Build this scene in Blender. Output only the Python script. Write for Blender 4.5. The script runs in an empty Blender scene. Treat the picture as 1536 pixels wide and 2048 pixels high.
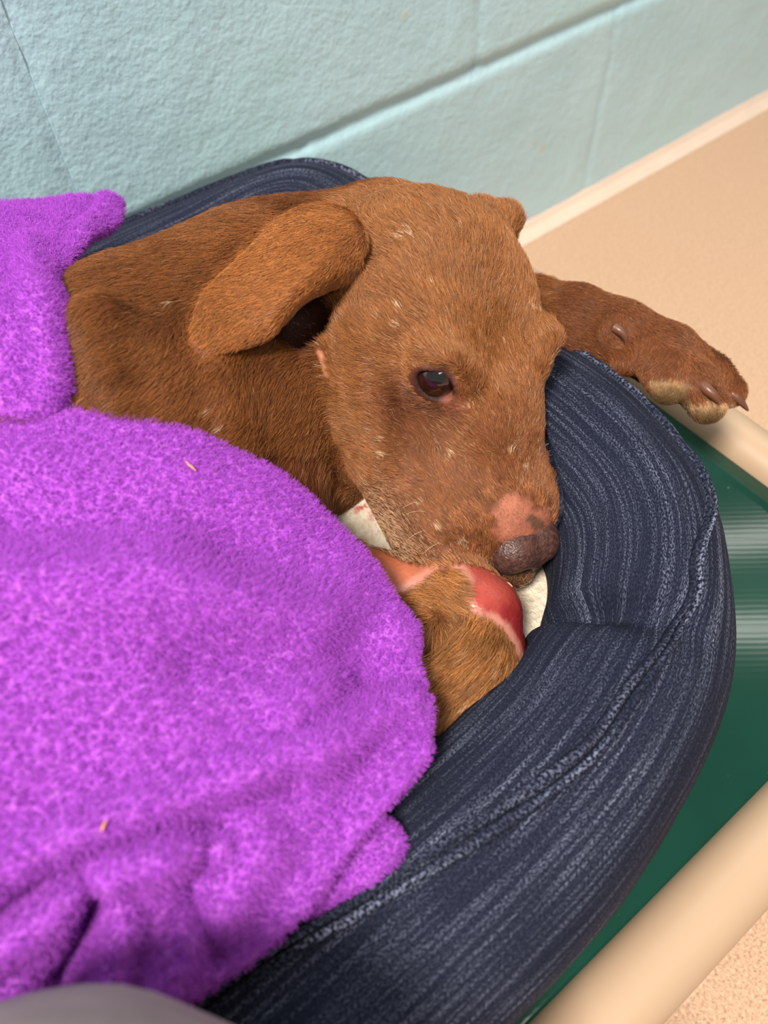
import bpy, bmesh, math
import numpy as np
from mathutils import Vector, Matrix
from mathutils.kdtree import KDTree
from mathutils.bvhtree import BVHTree

rng = np.random.default_rng(7)
SC = bpy.context.scene
COL = SC.collection

# ------------------------------------------------------------------ camera
F_PX, W_PX, H_PX = 1538.0, 1536, 2048
CAM_H = 0.5953                      # lens height above the floor; wall face is 0.56 m away
R = np.array([[0.78879, 0.52074, -0.32655],
              [-0.61379, 0.63915, -0.46341],
              [-0.03260, 0.56597, 0.82378]])
CAMP = np.array([0.0, 0.0, CAM_H])
cam = bpy.data.cameras.new('camera')
cam.sensor_width = 36.0
cam.lens = 36.0 * F_PX / H_PX
cam.clip_start = 0.02
cam.dof.use_dof = True
cam.dof.focus_distance = 0.40
cam.dof.aperture_fstop = 6.0
cam_o = bpy.data.objects.new('camera', cam)
COL.objects.link(cam_o)
cam_o.matrix_world = Matrix([[*R[0], 0.0], [*R[1], 0.0], [*R[2], CAM_H], [0, 0, 0, 1]])
SC.camera = cam_o

# ------------------------------------------------------------------ world, lights, exposure
world = bpy.data.worlds.new('room_light')
SC.world = world
world.use_nodes = True
bg = world.node_tree.nodes['Background']
bg.inputs['Color'].default_value = (1.0, 0.93, 0.86, 1)
bg.inputs['Strength'].default_value = 0.34


def area(name, loc, target, sx, sy, power, color, spin=0.0):
    li = bpy.data.lights.new(name, 'AREA')
    li.shape = 'RECTANGLE'
    li.size, li.size_y, li.energy, li.color = sx, sy, power, color
    o = bpy.data.objects.new(name, li)
    COL.objects.link(o)
    z = (Vector(loc) - Vector(target)).normalized()
    x = Vector((math.cos(spin), math.sin(spin), 0))
    y = z.cross(x).normalized()
    x = y.cross(z).normalized()
    o.matrix_world = Matrix.Translation(loc) @ Matrix((x, y, z)).transposed().to_4x4()
    return o


area('ceiling_light_left', (-0.90, -0.25, 2.4), (0.2, 0.2, 0.25), 0.45, 0.45, 92, (1.0, 0.92, 0.82))
area('ceiling_tube', (2.05, 0.45, 2.4), (2.05, 0.45, 0), 1.9, 0.05, 7, (1.0, 0.95, 0.88), -0.66)
area('ceiling_tube', (1.77, 0.23, 2.4), (1.77, 0.23, 0), 1.9, 0.05, 7, (1.0, 0.95, 0.88), -0.66)
area('ceiling_light_room', (-0.1, -1.5, 2.4), (0.2, 0.2, 0.2), 0.9, 0.5, 12, (1.0, 0.93, 0.85))

vs = SC.view_settings
vs.view_transform = 'Standard'
vs.look = 'None'
vs.exposure = 0.0
vs.gamma = 1.0
vs.use_curve_mapping = False


# ------------------------------------------------------------------ helpers
def ray(px, py):
    return R @ np.array([(px - W_PX / 2) / F_PX, -(py - H_PX / 2) / F_PX, -1.0])


def at(px, py, z):                  # point of the world at height z seen at that direction
    r = ray(px, py)
    return CAMP + r * ((z - CAM_H) / r[2])


def deep(px, py, d):
    return CAMP + ray(px, py) * d


def project(P):
    c = (np.asarray(P) - CAMP) @ R
    return np.stack([W_PX / 2 + F_PX * c[:, 0] / -c[:, 2], H_PX / 2 - F_PX * c[:, 1] / -c[:, 2], -c[:, 2]], 1)


def lin(r, g, b):
    def f(c):
        c /= 255.0
        return c / 12.92 if c <= 0.04045 else ((c + 0.055) / 1.055) ** 2.4
    return (f(r), f(g), f(b))


def lin4(r, g, b):
    return (*lin(r, g, b), 1.0)


def mesh_obj(name, verts, faces, mat=None, parent=None, smooth=True, uv=None, col=None):
    me = bpy.data.meshes.new(name)
    verts = np.asarray(verts, dtype=np.float32)
    if isinstance(faces, np.ndarray):
        n, k = faces.shape
        me.vertices.add(len(verts))
        me.vertices.foreach_set('co', verts.ravel())
        me.loops.add(n * k)
        me.loops.foreach_set('vertex_index', faces.astype(np.int32).ravel())
        me.polygons.add(n)
        me.polygons.foreach_set('loop_start', np.arange(n, dtype=np.int32) * k)
        me.update(calc_edges=True)
        me.validate()
    else:
        me.from_pydata([tuple(map(float, v)) for v in verts], [], [list(map(int, f)) for f in faces])
    if smooth:
        me.polygons.foreach_set('use_smooth', np.ones(len(me.polygons), dtype=bool))
    if uv is not None:
        l = me.uv_layers.new(name='UVMap')
        vi = np.empty(len(me.loops), dtype=np.int32)
        me.loops.foreach_get('vertex_index', vi)
        l.data.foreach_set('uv', np.asarray(uv, dtype=np.float32)[vi].ravel())
    if col is not None:
        for nm, c in col.items():
            c = np.asarray(c, dtype=np.float32)
            if c.ndim == 1:
                a = me.attributes.new(nm, 'FLOAT', 'POINT')
                a.data.foreach_set('value', c)
            else:
                a = me.attributes.new(nm, 'FLOAT_COLOR', 'POINT')
                if c.shape[1] == 3:
                    c = np.concatenate([c, np.ones((len(c), 1), np.float32)], 1)
                a.data.foreach_set('color', c.ravel())
    o = bpy.data.objects.new(name, me)
    COL.objects.link(o)
    if mat:
        me.materials.append(mat)
    if parent:
        o.parent = parent
    me.update()
    return o


def empty(name, loc=(0, 0, 0)):
    o = bpy.data.objects.new(name, None)
    o.empty_display_size = 0.05
    COL.objects.link(o)
    o.location = loc
    return o


def put(o, parent):                 # parent while keeping the world position
    o.parent = parent
    o.matrix_parent_inverse = Matrix.Translation(parent.location).inverted()
    return o


def tag(o, label=None, cat=None, group=None, kind=None):
    if label:
        o['label'] = label
    if cat:
        o['category'] = cat
    if group:
        o['group'] = group
    if kind:
        o['kind'] = kind
    return o


def grid_faces(nu, nv, close_u=False, close_v=False):
    u = np.arange(nu if close_u else nu - 1)
    v = np.arange(nv if close_v else nv - 1)
    U, V = np.meshgrid(u, v, indexing='ij')
    U2, V2 = (U + 1) % nu, (V + 1) % nv
    return np.stack([U * nv + V, U2 * nv + V, U2 * nv + V2, U * nv + V2], -1).reshape(-1, 4)


def catmull(pts, n, closed=False):
    pts = np.asarray(pts, float)
    m = len(pts)
    t = np.linspace(0, m if closed else m - 1, n, endpoint=not closed)
    i = np.floor(t).astype(int)
    if not closed:
        i = np.minimum(i, m - 2)
    f = (t - i)[:, None]

    def g(k):
        return pts[k % m] if closed else pts[np.clip(k, 0, m - 1)]
    p0, p1, p2, p3 = g(i - 1), g(i), g(i + 1), g(i + 2)
    return 0.5 * (2 * p1 + (p2 - p0) * f + (2 * p0 - 5 * p1 + 4 * p2 - p3) * f ** 2 + (3 * p1 - p0 - 3 * p2 + p3) * f ** 3)


def spline_patch(ctrl, nu, nv):     # ctrl[u][v] -> smooth grid (nu, nv, k)
    ctrl = np.asarray(ctrl, float)
    a = np.stack([catmull(ctrl[:, j], nu) for j in range(ctrl.shape[1])], 1)
    return np.stack([catmull(a[i], nv) for i in range(nu)], 0)


def normals_of(P):                  # normals of a (nu, nv, 3) grid
    du = np.gradient(P, axis=0)
    dv = np.gradient(P, axis=1)
    n = np.cross(du, dv)
    return n / (np.linalg.norm(n, axis=-1, keepdims=True) + 1e-12)


# value noise in 3-D (for shapes and per-strand tints)
_perm = rng.permutation(4096)
_val = rng.random(4096) * 2 - 1


def vnoise(P, scale=1.0, seed=0):
    p = np.asarray(P, float) * scale + seed * 17.31 + 1000
    i = np.floor(p).astype(int)
    f = p - i
    f = f * f * (3 - 2 * f)

    def h(a, b, c):
        return _val[_perm[(_perm[(_perm[a & 4095] + b) & 4095] + c) & 4095]]
    x, y, z = i[..., 0], i[..., 1], i[..., 2]
    fx, fy, fz = f[..., 0], f[..., 1], f[..., 2]
    a = h(x, y, z) * (1 - fx) + h(x + 1, y, z) * fx
    b = h(x, y + 1, z) * (1 - fx) + h(x + 1, y + 1, z) * fx
    c = h(x, y, z + 1) * (1 - fx) + h(x + 1, y, z + 1) * fx
    d = h(x, y + 1, z + 1) * (1 - fx) + h(x + 1, y + 1, z + 1) * fx
    return (a * (1 - fy) + b * fy) * (1 - fz) + (c * (1 - fy) + d * fy) * fz


def smooth01(x, a, b):
    t = np.clip((x - a) / (b - a), 0, 1)
    return t * t * (3 - 2 * t)


# ------------------------------------------------------------------ materials
class NT:
    def __init__(self, name):
        self.m = bpy.data.materials.new(name)
        self.m.use_nodes = True
        self.t = self.m.node_tree
        self.b = self.t.nodes['Principled BSDF']

    def n(self, kind, **kw):
        nd = self.t.nodes.new(kind)
        for k, v in kw.items():
            if k.startswith('i_'):
                nd.inputs[k[2:].replace('_', ' ')].default_value = v
            else:
                setattr(nd, k, v)
        return nd

    def l(self, a, b):
        self.t.links.new(a, b)

    def set(self, **kw):
        for k, v in kw.items():
            self.b.inputs[k.replace('_', ' ')].default_value = v
        return self

    def coords(self, scale=(1, 1, 1), kind='Object', rot=(0, 0, 0)):
        tc = self.n('ShaderNodeTexCoord')
        mp = self.n('ShaderNodeMapping')
        mp.inputs['Scale'].default_value = scale
        mp.inputs['Rotation'].default_value = rot
        self.l(tc.outputs[kind], mp.inputs['Vector'])
        return mp.outputs['Vector']

    def noise(self, vec, scale, detail=2.0, rough=0.5):
        nd = self.n('ShaderNodeTexNoise')
        nd.inputs['Scale'].default_value = scale
        nd.inputs['Detail'].default_value = detail
        nd.inputs['Roughness'].default_value = rough
        self.l(vec, nd.inputs['Vector'])
        return nd.outputs['Fac']

    def ramp(self, fac, stops):
        r = self.n('ShaderNodeValToRGB')
        el = r.color_ramp.elements
        while len(el) < len(stops):
            el.new(0.5)
        for e, (p, c) in zip(el, stops):
            e.position = p
            e.color = c if len(c) == 4 else (*c, 1)
        self.l(fac, r.inputs['Fac'])
        return r.outputs['Color']

    def mix(self, fac, a, b, mode='MIX'):
        m = self.n('ShaderNodeMix', data_type='RGBA', blend_type=mode)
        for i, v in ((0, fac), (6, a), (7, b)):
            if isinstance(v, bpy.types.NodeSocket):
                self.l(v, m.inputs[i])
            elif i == 0:
                m.inputs[0].default_value = v
            else:
                m.inputs[i].default_value = v if len(v) == 4 else (*v, 1)
        return m.outputs[2]

    def math(self, op, a, b=None, clamp=False):
        m = self.n('ShaderNodeMath', operation=op, use_clamp=clamp)
        for i, v in ((0, a), (1, b)):
            if v is None:
                continue
            if isinstance(v, bpy.types.NodeSocket):
                self.l(v, m.inputs[i])
            else:
                m.inputs[i].default_value = v
        return m.outputs[0]

    def color(self, sock):
        self.l(sock, self.b.inputs['Base Color'])

    def bump(self, h, strength, dist, prev=None):
        b = self.n('ShaderNodeBump')
        b.inputs['Strength'].default_value = strength
        b.inputs['Distance'].default_value = dist
        self.l(h, b.inputs['Height'])
        if prev is not None:
            self.l(prev, b.inputs['Normal'])
        self.l(b.outputs['Normal'], self.b.inputs['Normal'])
        return b.outputs['Normal']


def mat_wall():
    t = NT('painted_block')
    v = t.coords()
    big = t.noise(v, 5, 3)
    col = t.ramp(big, [(0.3, lin4(176, 214, 226)), (0.55, lin4(188, 223, 235)), (0.75, lin4(184, 223, 229))])
    pos = t.n('ShaderNodeNewGeometry').outputs['Position']
    for (cx, cy), r in (((808, 32), 0.0045), ((1086, 297), 0.006), ((1068, 285), 0.004)):
        d = t.n('ShaderNodeVectorMath', operation='DISTANCE')
        t.l(pos, d.inputs[0])
        q = ray(cx, cy)
        d.inputs[1].default_value = tuple(CAMP + q * (0.56 / q[1]))
        f = t.math('SUBTRACT', 1.0, t.math('DIVIDE', d.outputs['Value'], r))
        f = t.math('MULTIPLY', f, 1.6, True)
        col = t.mix(t.math('MULTIPLY', f, 0.7), col, lin4(206, 208, 182))
    t.color(col)
    t.set(Roughness=0.42)
    n1 = t.bump(t.noise(v, 260, 2, 0.5), 0.35, 0.002)
    t.bump(t.noise(v, 90, 2), 0.35, 0.003, n1)
    return t.m


def mat_floor():
    t = NT('speckled_floor')
    v = t.coords()
    a = t.noise(v, 420, 2, 0.6)
    b = t.noise(v, 900, 1)
    c = t.noise(v, 9, 3)
    base = t.ramp(a, [(0.30, lin4(160, 120, 98)), (0.46, lin4(208, 170, 140)), (0.60, lin4(218, 182, 150)), (0.72, lin4(236, 206, 172))])
    spots = t.ramp(b, [(0.33, lin4(150, 110, 92)), (0.42, lin4(255, 255, 255))])
    col = t.mix(0.55, base, spots, 'MULTIPLY')
    t.color(t.mix(t.math('MULTIPLY', c, 0.35), col, lin4(206, 172, 142)))
    t.set(Roughness=0.5)
    t.bump(a, 0.5, 0.0015)
    return t.m


def mat_simple(name, c, rough=0.5, var=0.06, scale=30, bump=0.0, bscale=200, bdist=0.001):
    t = NT(name)
    v = t.coords()
    f = t.noise(v, scale, 3)
    c0 = tuple(x * (1 - var) for x in lin(*c))
    c1 = tuple(min(1, x * (1 + var)) for x in lin(*c))
    t.color(t.ramp(f, [(0.3, c0), (0.7, c1)]))
    t.set(Roughness=rough)
    if bump:
        t.bump(t.noise(v, bscale, 2), bump, bdist)
    return t.m


def mat_vinyl():
    t = NT('green_vinyl')
    v = t.coords()
    f = t.noise(v, 14, 3)
    c = t.ramp(f, [(0.3, lin4(10, 54, 44)), (0.7, lin4(16, 64, 52))])
    sp = t.noise(v, 330, 1)
    dots = t.ramp(sp, [(0.80, (0, 0, 0)), (0.83, (1, 1, 1))])
    t.color(t.mix(t.math('MULTIPLY', dots, 0.5), c, lin4(190, 200, 190)))
    t.set(Roughness=0.10)
    t.b.inputs['Specular IOR Level'].default_value = 0.35
    # fine calendered ribs across the sheet, at the angle of the streaks in the gloss
    w = t.n('ShaderNodeTexWave')
    w.inputs['Scale'].default_value = 85
    w.inputs['Distortion'].default_value = 0.6
    mp = t.coords(rot=(0, 0, -0.91))
    t.l(mp, w.inputs['Vector'])
    t.bump(w.outputs['Fac'], 0.012, 0.0004)
    return t.m


def mat_denim(pale=1.5):
    t = NT('dark_denim')
    uv = t.n('ShaderNodeUVMap', uv_map='UVMap').outputs['UV']

    def mp(sx, sy, rot=0.0):
        m = t.n('ShaderNodeMapping')
        m.inputs['Scale'].default_value = (sx, sy, 1)
        m.inputs['Rotation'].default_value = (0, 0, rot)
        t.l(uv, m.inputs['Vector'])
        return m.outputs['Vector']
    # uv in metres: u along the bolster, v around it
    grain = t.noise(mp(780, 1700, 0.30), 1.0, 1.0)          # single twill stitches
    slub = t.noise(mp(13, 420), 1.0, 2.0, 0.6)             # long pale slub threads
    slub2 = t.noise(mp(5, 90), 1.0, 2.0)
    wear = t.noise(mp(9, 12), 1.0, 2.0)
    g = t.ramp(grain, [(0.44, (0, 0, 0)), (0.66, (1, 1, 1))])
    s = t.ramp(slub, [(0.46, (0.10, 0.10, 0.10)), (0.70, (1, 1, 1))])
    s2 = t.ramp(slub2, [(0.35, (0.35, 0.35, 0.35)), (0.65, (1, 1, 1))])
    w = t.ramp(wear, [(0.3, (0.35, 0.35, 0.35)), (0.65, (1, 1, 1))])
    k = t.math('MULTIPLY', t.math('MULTIPLY', g, s), t.math('MULTIPLY', s2, w))
    k = t.math('MULTIPLY', k, pale, True)
    base = t.mix(grain, lin4(12, 15, 28), lin4(32, 37, 58))
    t.color(t.mix(k, base, lin4(128, 134, 158)))
    t.set(Roughness=0.9)
    t.b.inputs['Specular IOR Level'].default_value = 0.15
    t.b.inputs['Sheen Weight'].default_value = 0.0
    t.bump(grain, 0.45, 0.0006)
    return t.m


def mat_sherpa(stains):
    t = NT('cream_sherpa')
    v = t.coords()
    a = t.noise(v, 180, 3, 0.7)
    c = t.ramp(a, [(0.3, lin4(220, 200, 172)), (0.6, lin4(248, 236, 214))])
    geo = t.n('ShaderNodeNewGeometry').outputs['Position']
    nz = t.noise(v, 120, 3, 0.7)
    for (p, r, amount) in stains:
        d = t.n('ShaderNodeVectorMath', operation='DISTANCE')
        t.l(geo, d.inputs[0])
        d.inputs[1].default_value = tuple(map(float, p))
        f = t.math('DIVIDE', d.outputs['Value'], r)
        f = t.math('SUBTRACT', 1.0, f)
        f = t.math('ADD', f, t.math('MULTIPLY', t.math('SUBTRACT', nz, 0.5), 2.4))
        f = t.math('MULTIPLY', t.math('MULTIPLY', f, 1.6, True), amount)
        c = t.mix(f, c, lin4(186, 40, 52))
    t.color(c)
    t.set(Roughness=0.95)
    t.b.inputs['Sheen Weight'].default_value = 0.3
    t.bump(a, 0.9, 0.003)
    return t.m


def mat_fleece():
    t = NT('purple_fleece')
    v = t.coords()
    a = t.noise(v, 330, 3, 0.65)
    b = t.noise(v, 30, 2)
    c = t.ramp(a, [(0.30, lin4(142, 54, 178)), (0.52, lin4(178, 84, 206)), (0.72, lin4(200, 112, 222))])
    t.color(t.mix(t.math('MULTIPLY', b, 0.3), c, lin4(174, 84, 206)))
    t.set(Roughness=0.95)
    t.b.inputs['Specular IOR Level'].default_value = 0.1
    t.b.inputs['Sheen Weight'].default_value = 0.15
    t.b.inputs['Sheen Tint'].default_value = lin4(225, 170, 255)
    t.bump(a, 0.8, 0.0035)
    return t.m


def mat_attr(name, attr, rough=0.6, bump=0.0, bscale=700, bdist=0.0006, spec=0.3, sss=0.0):
    t = NT(name)
    a = t.n('ShaderNodeAttribute', attribute_name=attr)
    t.color(a.outputs['Color'])
    t.set(Roughness=rough)
    t.b.inputs['Specular IOR Level'].default_value = spec
    if sss:
        t.b.inputs['Subsurface Weight'].default_value = sss
        t.b.inputs['Subsurface Radius'].default_value = (0.004, 0.0015, 0.001)
        t.b.inputs['Subsurface Scale'].default_value = 1.0
    if bump:
        t.bump(t.noise(t.coords(), bscale, 2), bump, bdist)
    return t


def mat_hair(name, rough=0.42, spec=0.35):
    t = NT(name)
    a = t.n('ShaderNodeAttribute', attribute_name='tint')
    t.color(a.outputs['Color'])
    t.set(Roughness=rough)
    t.b.inputs['Specular IOR Level'].default_value = spec
    return t.m


M_DENIM = mat_denim()
M_FLEECE = mat_fleece()
M_PVC = mat_simple('cream_pvc', (192, 164, 137), 0.36, 0.02, 12)
M_VINYL = mat_vinyl()

# ------------------------------------------------------------------ structure: wall, floor
WALL_Y = 0.56
BLOCK_L, COURSE = 0.402, 0.2223
JOINT_X0, JOINT_Z0 = 0.1315, 0.223
M_WALL, M_FLOOR = mat_wall(), mat_floor()


def block_mesh():
    # painted block face: soft edges, deeper along the bed joints than along the head joints
    nx, nz = 49, 33
    a, b = BLOCK_L / 2, COURSE / 2

    def spread(h, n, e):
        t = np.linspace(-1, 1, n)
        return h * np.sign(t) * (1 - (1 - np.abs(t)) ** 1.7)
    xs, zs = spread(a, nx, 0), spread(b, nz, 0)
    X, Z = np.meshgrid(xs, zs, indexing='ij')
    ex, ez = a - np.abs(X), b - np.abs(Z)
    dep = 0.0011 * (1 - smooth01(ex, 0.0025, 0.008)) + 0.0048 * (1 - smooth01(ez, 0.0035, 0.0085))
    bumpy = 0.0005 * vnoise(np.stack([X, Z, X * 0], -1), 40) + 0.0004 * vnoise(np.stack([X, Z, X * 0], -1), 95, 3)
    Y = dep + bumpy
    front = np.stack([X, Y, Z], -1).reshape(-1, 3)
    faces = [list(f[::-1]) for f in grid_faces(nx, nz)]
    base = len(front)
    corner = [(-a, 0.09, -b), (a, 0.09, -b), (a, 0.09, b), (-a, 0.09, b)]
    V = list(map(tuple, front)) + corner
    faces.append([base + 3, base + 2, base + 1, base])
    lo = [i * nz for i in range(nx)]
    hi = [i * nz + nz - 1 for i in range(nx)]
    faces.append(lo + [base + 1, base])
    faces.append(hi[::-1] + [base + 3, base + 2])
    faces.append(list(range(nz))[::-1] + [base, base + 3])
    faces.append(list(range((nx - 1) * nz, nx * nz)) + [base + 2, base + 1])
    return V, faces


wall = mesh_obj('wall_back', [(-2.2, WALL_Y + 0.006, 0), (3.4, WALL_Y + 0.006, 0), (3.4, WALL_Y + 0.006, 1.55), (-2.2, WALL_Y + 0.006, 1.55),
                              (-2.2, WALL_Y + 0.12, 0), (3.4, WALL_Y + 0.12, 0), (3.4, WALL_Y + 0.12, 1.55), (-2.2, WALL_Y + 0.12, 1.55)],
                [[0, 1, 2, 3], [7, 6, 5, 4], [4, 5, 1, 0], [3, 2, 6, 7], [0, 3, 7, 4], [5, 6, 2, 1]], M_WALL, smooth=False)
tag(wall, kind='structure')
bv, bf = block_mesh()
proto = None
for course in range(5):
    z = JOINT_Z0 + (course - 0.5) * COURSE
    shift = 0.5 if course % 2 == 0 else 0.0
    for k in range(-4, 7):
        x = JOINT_X0 + (k + 0.5 + shift) * BLOCK_L
        if proto is None:
            o = proto = mesh_obj('block', bv, bf, M_WALL)
        else:
            o = proto.copy()
            COL.objects.link(o)
        o.location = (x, WALL_Y, z)
        o.parent = wall

floor = mesh_obj('floor', [(-2.2, -2.4, 0), (3.4, -2.4, 0), (3.4, WALL_Y + 0.12, 0), (-2.2, WALL_Y + 0.12, 0),
                           (-2.2, -2.4, -0.08), (3.4, -2.4, -0.08), (3.4, WALL_Y + 0.12, -0.08), (-2.2, WALL_Y + 0.12, -0.08)],
                 [[0, 1, 2, 3], [7, 6, 5, 4], [4, 5, 1, 0], [3, 2, 6, 7], [0, 3, 7, 4], [5, 6, 2, 1]], M_FLOOR, smooth=False)
tag(floor, kind='structure')

# pale coved sealant strip where the wall meets the floor
prof = [(0.004, 0.014), (-0.002, 0.011), (-0.006, 0.006), (-0.014, 0.0025), (-0.022, 0.0005), (0.004, -0.002)]
V, Fc = [], []
for x in (-2.2, 3.4):
    V += [(x, WALL_Y + a, b) for a, b in prof]
n = len(prof)
Fc = [[i, (i + 1) % n, n + (i + 1) % n, n + i] for i in range(n)]
cove = mesh_obj('trim_1', V, Fc, mat_simple('pale_sealant', (226, 204, 186), 0.5, 0.03), smooth=False)
tag(cove, kind='structure')

# ------------------------------------------------------------------ raised dog cot
COT_Z = 0.160


def tube_along(pts, rad, nseg=24, caps=True):
    pts = np.asarray(pts, float)
    n = len(pts)
    tan = np.gradient(pts, axis=0)
    tan /= np.linalg.norm(tan, axis=1, keepdims=True)
    ref = np.array([0, 0, 1.0]) if abs(tan[0][2]) < 0.9 else np.array([1.0, 0, 0])
    V = []
    rad = np.broadcast_to(rad, (n,))
    for i in range(n):
        a = ref - tan[i] * (ref @ tan[i])
        a /= np.linalg.norm(a)
        ref = a
        b = np.cross(tan[i], a)
        th = np.linspace(0, 2 * np.pi, nseg, endpoint=False)
        V.append(pts[i] + rad[i] * (np.cos(th)[:, None] * a + np.sin(th)[:, None] * b))
    V = np.concatenate(V)
    Fa = [list(f) for f in grid_faces(n, nseg, close_v=True)]
    if caps:
        Fa.append(list(range(nseg))[::-1])
        Fa.append(list(range((n - 1) * nseg, n * nseg)))
    return V, Fa


CX0, CX1, CY0, CY1 = -0.80, 0.408, -0.047, 0.485
cot = empty('dog_cot', (0, 0, 0))
tag(cot, 'raised dog cot with cream plastic pipe frame and glossy dark green vinyl sheet', 'pet cot')
RR = 0.0200
zc = COT_Z - 0.004
for a, b in (((CX0, CY0, zc), (CX1, CY0, zc)), ((CX0, CY1, zc), (CX1, CY1, zc)), ((CX0, CY0, zc), (CX0, CY1, zc)), ((CX1, CY0, zc), (CX1, CY1, zc))):
    V, Fa = tube_along(np.linspace(a, b, 12), RR, 32)
    put(mesh_obj('rail', V, Fa, M_PVC), cot)
for x in (CX0, CX1):
    for y in (CY0, CY1):
        V, Fa = tube_along([(x, y, 0), (x, y, 0.03), (x, y, zc + 0.01)], RR * 0.97, 28)
        put(mesh_obj('leg', V, Fa, M_PVC), cot)
        # moulded corner fitting: short socket sleeves along both rails and the leg
        sx, sy = (1 if x < 0 else -1), (1 if y < 0.2 else -1)
        VV, FF = [], []
        for tip in ((x + sx * 0.055, y, zc), (x, y + sy * 0.055, zc), (x, y, zc - 0.055)):
            v, fa = tube_along(np.linspace((x, y, zc), tip, 3), RR * 1.14, 28)
            off = len(VV)
            VV += list(v)
            FF += [[i + off for i in q] for q in fa]
        kn = bmesh.new()
        bmesh.ops.create_uvsphere(kn, u_segments=24, v_segments=16, radius=RR * 1.14)
        off = len(VV)
        VV += [np.array(v.co) + [x, y, zc] for v in kn.verts]
        FF += [[v.index + off for v in f.verts] for f in kn.faces]
        kn.free()
        put(mesh_obj('corner_fitting', VV, FF, M_PVC), cot)
nx, ny = 40, 24
X, Y = np.meshgrid(np.linspace(CX0 + 0.006, CX1 - 0.006, nx), np.linspace(CY0 + 0.006, CY1 - 0.006, ny), indexing='ij')
cx_, cy_ = (X - (CX0 + CX1) / 2) / (CX1 - CX0) * 2, (Y - (CY0 + CY1) / 2) / (CY1 - CY0) * 2
top = np.stack([X, Y, COT_Z + 0.002 - 0.002 * (1 - cx_ ** 8) * (1 - cy_ ** 8)], -1).reshape(-1, 3)
bot = top - [0, 0, 0.003]
fa = grid_faces(nx, ny)
Fa = [list(q) for q in fa] + [list(q[::-1] + nx * ny) for q in fa]
rim = [i * ny for i in range(nx)] + [(nx - 1) * ny + j for j in range(1, ny)] + [i * ny + ny - 1 for i in range(nx - 2, -1, -1)] + list(range(ny - 2, 0, -1))
for i, a in enumerate(rim):
    b = rim[(i + 1) % len(rim)]
    Fa.append([b, a, a + nx * ny, b + nx * ny])
put(mesh_obj('vinyl_sheet', np.concatenate([top, bot]), Fa, M_VINYL), cot)

# ------------------------------------------------------------------ denim dog bed
BED_Z = COT_Z + 0.0035
bed = empty('dog_bed', (0, 0, 0))
tag(bed, 'dark denim bolster dog bed with cream fleece cushion on the green cot', 'dog bed')
path = [(-.36, .037), (-.22, .036), (-.10, .036), (0.0, .036), (.06, .036), (.112, .040), (.155, .050), (.190, .066), (.217, .090), (.239, .121), (.252, .163),
        (.259, .22), (.264, .29), (.264, .36), (.252, .415), (.215, .452), (.16, .466), (.08, .470), (-.06, .470), (-.22, .470), (-.36, .466),
        (-.44, .435), (-.475, .36), (-.48, .25), (-.475, .13), (-.44, .065)]
NS, NR = 720, 72
PC = catmull(path, NS, closed=True)
seg = np.linalg.norm(np.roll(PC, -1, 0) - PC, axis=1)
S_ = np.concatenate([[0], np.cumsum(seg)[:-1]])
TAN = np.roll(PC, -2, 0) - np.roll(PC, 2, 0)
TAN /= np.linalg.norm(TAN, axis=1, keepdims=True)
OUT = np.stack([TAN[:, 1], -TAN[:, 0]], 1)       # outward normal of the counter-clockwise path
BW, BH, BZ = 0.0545, 0.054, BED_Z + 0.0505


def path_param(x, y):
    return int(np.argmin(np.sum((PC - [x, y]) ** 2, axis=1)))


S_CREASE = S_[path_param(.190, .066)]


def bolster_point(s_idx, th, lift=0.0):
    """th: 0 = outward, pi/2 = top, pi = inward"""
    s = S_[s_idx]
    ds = s - S_CREASE
    inner = 0.5 - 0.5 * np.cos(th - 0.35)
    topw = np.clip(np.sin(th) * 0.8 + 0.25, 0, 1)
    crease = (0.40 * np.exp(-(ds / 0.010) ** 2) + 0.10 * np.exp(-(ds / 0.03) ** 2)) * topw * np.clip(inner * 1.6, 0, 1)
    puff = 0.05 * np.exp(-((ds - 0.06) / 0.035) ** 2) - 0.02 * np.exp(-((ds + 0.06) / 0.05) ** 2)
    q3 = np.stack([np.cos(th) * 0.06 + PC[s_idx, 0], PC[s_idx, 1] + np.sin(th) * 0.06, th * 0.02], -1)
    wob = 0.035 * vnoise(q3, 14, 5) + 0.018 * vnoise(q3, 33, 6)
    hump = 0.50 * np.exp(-((PC[s_idx, 0] - .248) ** 2 + (PC[s_idx, 1] - .425) ** 2) / 0.055 ** 2)
    hump = hump + 0.17 * np.exp(-((PC[s_idx, 1] - .170) / 0.045) ** 2) * (PC[s_idx, 0] > 0.2)
    k = 1 - crease + puff + wob
    c, sn = np.cos(th), np.sin(th)
    ex = 0.86
    g = 0.17 * np.exp(-((ds - 0.055) / 0.055) ** 2)
    rx = np.sign(c) * np.abs(c) ** ex * BW * k * (1 - g) + BW * (g + 0.05) + lift * c
    rz = np.sign(sn) * np.abs(sn) ** ex * BH * (k + hump * (sn > 0)) + lift * sn
    rz = np.maximum(rz, -0.0495)
    xy = PC[s_idx] + OUT[s_idx] * rx[..., None]
    return np.concatenate([xy, (BZ + rz)[..., None]], -1)


II, TT = np.meshgrid(np.arange(NS), np.linspace(0, 2 * np.pi, NR, endpoint=False), indexing='ij')
BP = bolster_point(II.ravel(), TT.ravel()).reshape(NS, NR, 3)
UVb = np.stack([S_[II], TT * 0.056], -1)
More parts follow.
